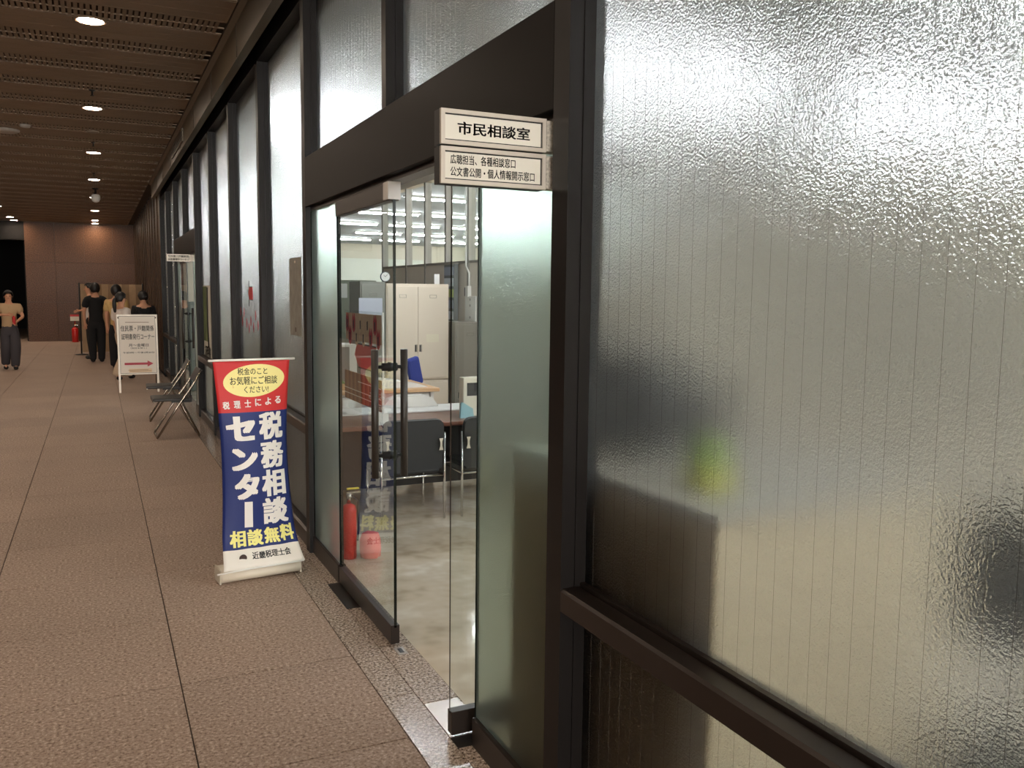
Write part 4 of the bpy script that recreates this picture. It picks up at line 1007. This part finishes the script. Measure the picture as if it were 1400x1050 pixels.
# cabinet with papers further back
locker(3.0, 3.62, 12.1, 0.0, 1.77, 'grey_cabinet', 'grey cabinet with papers on it, deep in the office', mat('cabinet_grey_green', (150, 154, 138), 0.6), 1)
for (x0, x1, z0, z1, m, lab) in ((3.26, 3.48, 1.50, 1.745, M_PAPER, 'large white sheet on the deep grey cabinet'), (3.25, 3.40, 1.35, 1.47, mat('paper_pale_pink', (236, 214, 206), 0.7), 'pale pink sheet under the large white one'), (3.07, 3.19, 1.52, 1.72, M_PAPER, 'narrow white sheet at the left of the deep grey cabinet')):
    tag(MB().box(x0, x1, 12.076, 12.080, z0, z1).done('sheet', m), lab, 'paper')
o = empty('partition_notice', (2.05, 7.82, 0), label='white low cabinet with notices, left behind the tan paper', cat='cabinet')
MB().box(-0.25, 0.1, 0.0, 0.3, 0.0, 1.12).done('body', M_WHITE, o); MB().box(-0.24, 0.03, -0.004, 0.0, 0.70, 1.10).done('dark_front', mat('front_grey', (110, 106, 100), 0.5), o)
tag(MB().box(-0.12, 0.14, -0.001, 0.001, -0.14, 0.14).done('notice', mat('notice_blue_white', (206, 210, 224), 0.7), loc=(2.64, 9.07, 1.40)), 'bluish white notice on the narrow grey cabinet', 'paper')

# glazed partition parallel to the corridor
pw = empty('wall_partition', (0, 0, 0), kind='structure')
MB().box(4.0, 4.06, 5.0, 13.0, 0.0, 1.96).done('panel', M_PART, pw)
MB().box(3.99, 4.07, 5.0, 13.0, 1.96, 1.99).done('rail', M_ALU, pw)
MB().box(3.98, 4.10, 5.0, 13.0, 3.06, 3.178).done('head', M_PART, pw)
ys = [5.0, 5.85, 6.6, 7.4, 8.2, 8.9, 9.58, 10.32, 11.08, 11.87, 13.0]
for y in ys: MB().box(3.985, 4.075, y - 0.025, y + 0.025, 0.0, 3.1).done('post', M_ALU, pw)
for a_, b_ in zip(ys, ys[1:]):
    q = MB(); q.box(4.02, 4.026, a_ + 0.025, b_ - 0.025, 1.99, 3.06, 1)
    for f in q.bm.faces: f.material_index = 0 if f.calc_center_median().x < 4.0205 else 1
    q.done('pane', [M_CLEAR, M_CLEARB], pw)
r_ = empty('magazine_rack', (3.98, 10.04, 1.25), label='dark framed rack of leaflets on the beige partition', cat='rack')
MB().box(-0.05, 0.0, -0.17, 0.17, 0.0, 0.70).done('frame', mat('rack_grey', (120, 122, 122), 0.5), r_)
for i in range(5): MB().box(-0.058, -0.05, -0.15, 0.15, 0.03 + 0.135 * i, 0.13 + 0.135 * i).done('leaflet', mat('leaf%d' % (i % 3), ((200, 206, 210), (150, 156, 170), (176, 186, 120))[i % 3], 0.6), r_)
MB().box(-0.065, 0.0, -0.18, 0.18, 0.70, 0.725).done('top', M_ALU, r_)
o = empty('cable_conduit', (3.98, 9.52, 1.57), label='thin white cable conduit running down the beige partition', cat='conduit')
MB().tube([(0, 0.10, 1.5), (0, 0.10, 0.36), (0, 0.0, 0.27), (0, 0.0, 0.05)], 0.012, 8).done('pipe', M_WHITE, o); MB().box(-0.03, 0.015, -0.03, 0.05, -0.01, 0.12).done('socket_box', M_WHITE, o)
MB().box(-0.03, 0.0, 0.05, 0.075, 0.0, 0.10).done('dark_side', M_BLACK, o)
o = empty('control_panel', (3.98, 9.44, 1.27), label='white control panel under the conduit', cat='panel')
MB().box(-0.02, 0.0, -0.16, 0.16, 0.0, 0.30, bev=0.004).done('body', M_WHITE, o)
for z in (0.05, 0.19, 0.26): MB().lathe([(0.016, -0.022), (0.016, -0.018)], (0, 0.0, z), 12, axis='X').done('knob', M_GREY, o)
MB().box(-0.02, 0.0, 0.02, 0.16, -0.24, -0.002).done('lower_box', mat('box_pale', (206, 208, 200), 0.5), o)
o = locker(3.60, 3.95, 9.0, 0.0, 1.28, 'glass_cabinet', 'grey cabinet standing right of the beige locker', mat('cabinet_mid_grey', (146, 140, 130), 0.35), 1)
o = tag(MB().box(-0.12, 0.12, -0.1, 0.1, 0, 0.14, bev=0.004).done('brown_box', mat('cardboard', (134, 104, 82), 0.7), loc=(3.30, 7.4, 0.001)), 'brown cardboard box on the office floor', 'box')
# phone and mask on the table
o = empty('intercom', (2.56, 6.12, 0.6605), label='cream telephone unit with black keypad at the right end of the table', cat='telephone')
MB().box(-0.06, 0.09, -0.04, 0.05, 0.0, 0.30, bev=0.006).done('body', M_CREAM, o); MB().box(-0.03, 0.07, -0.043, -0.04, 0.16, 0.26).done('keypad', M_BLACK, o)
o = tag(MB().prism([(-0.05, 0), (0.06, 0), (0.05, 0.07), (-0.03, 0.12), (-0.045, 0.11)], -0.03, 0.0, 'Y').done('blue_mask', mat('pale_blue', (160, 200, 208), 0.7), loc=(2.50, 6.04, 0.6605)), 'pale blue folded mask leaning on the telephone unit', 'mask')
MBs = empty('sticker_strip', (1.27, 2.7825, 0.95), label='vertical strip of cream stickers on the open glass door', cat='sticker')
for i in range(4): MB().box(-0.012, 0.03, -0.0016, 0.0, -0.085 + 0.043 * i, -0.046 + 0.043 * i).done('label_square', mat('sticker_cream', (196, 194, 160), 0.6), MBs)
# frame high on the office back wall
o = empty('wall_frame', (9.0, 27.95, 2.2), label='long pale framed board high on the office back wall', cat='board')
MB().box(-2.5, 1.0, -0.03, 0.0, -0.25, 0.5).done('panel', mat('board_pale', (216, 220, 208), 0.7), o)
MB().box(-2.6, 1.1, -0.05, 0.0, -0.33, -0.25).done('frame', M_PART, o)
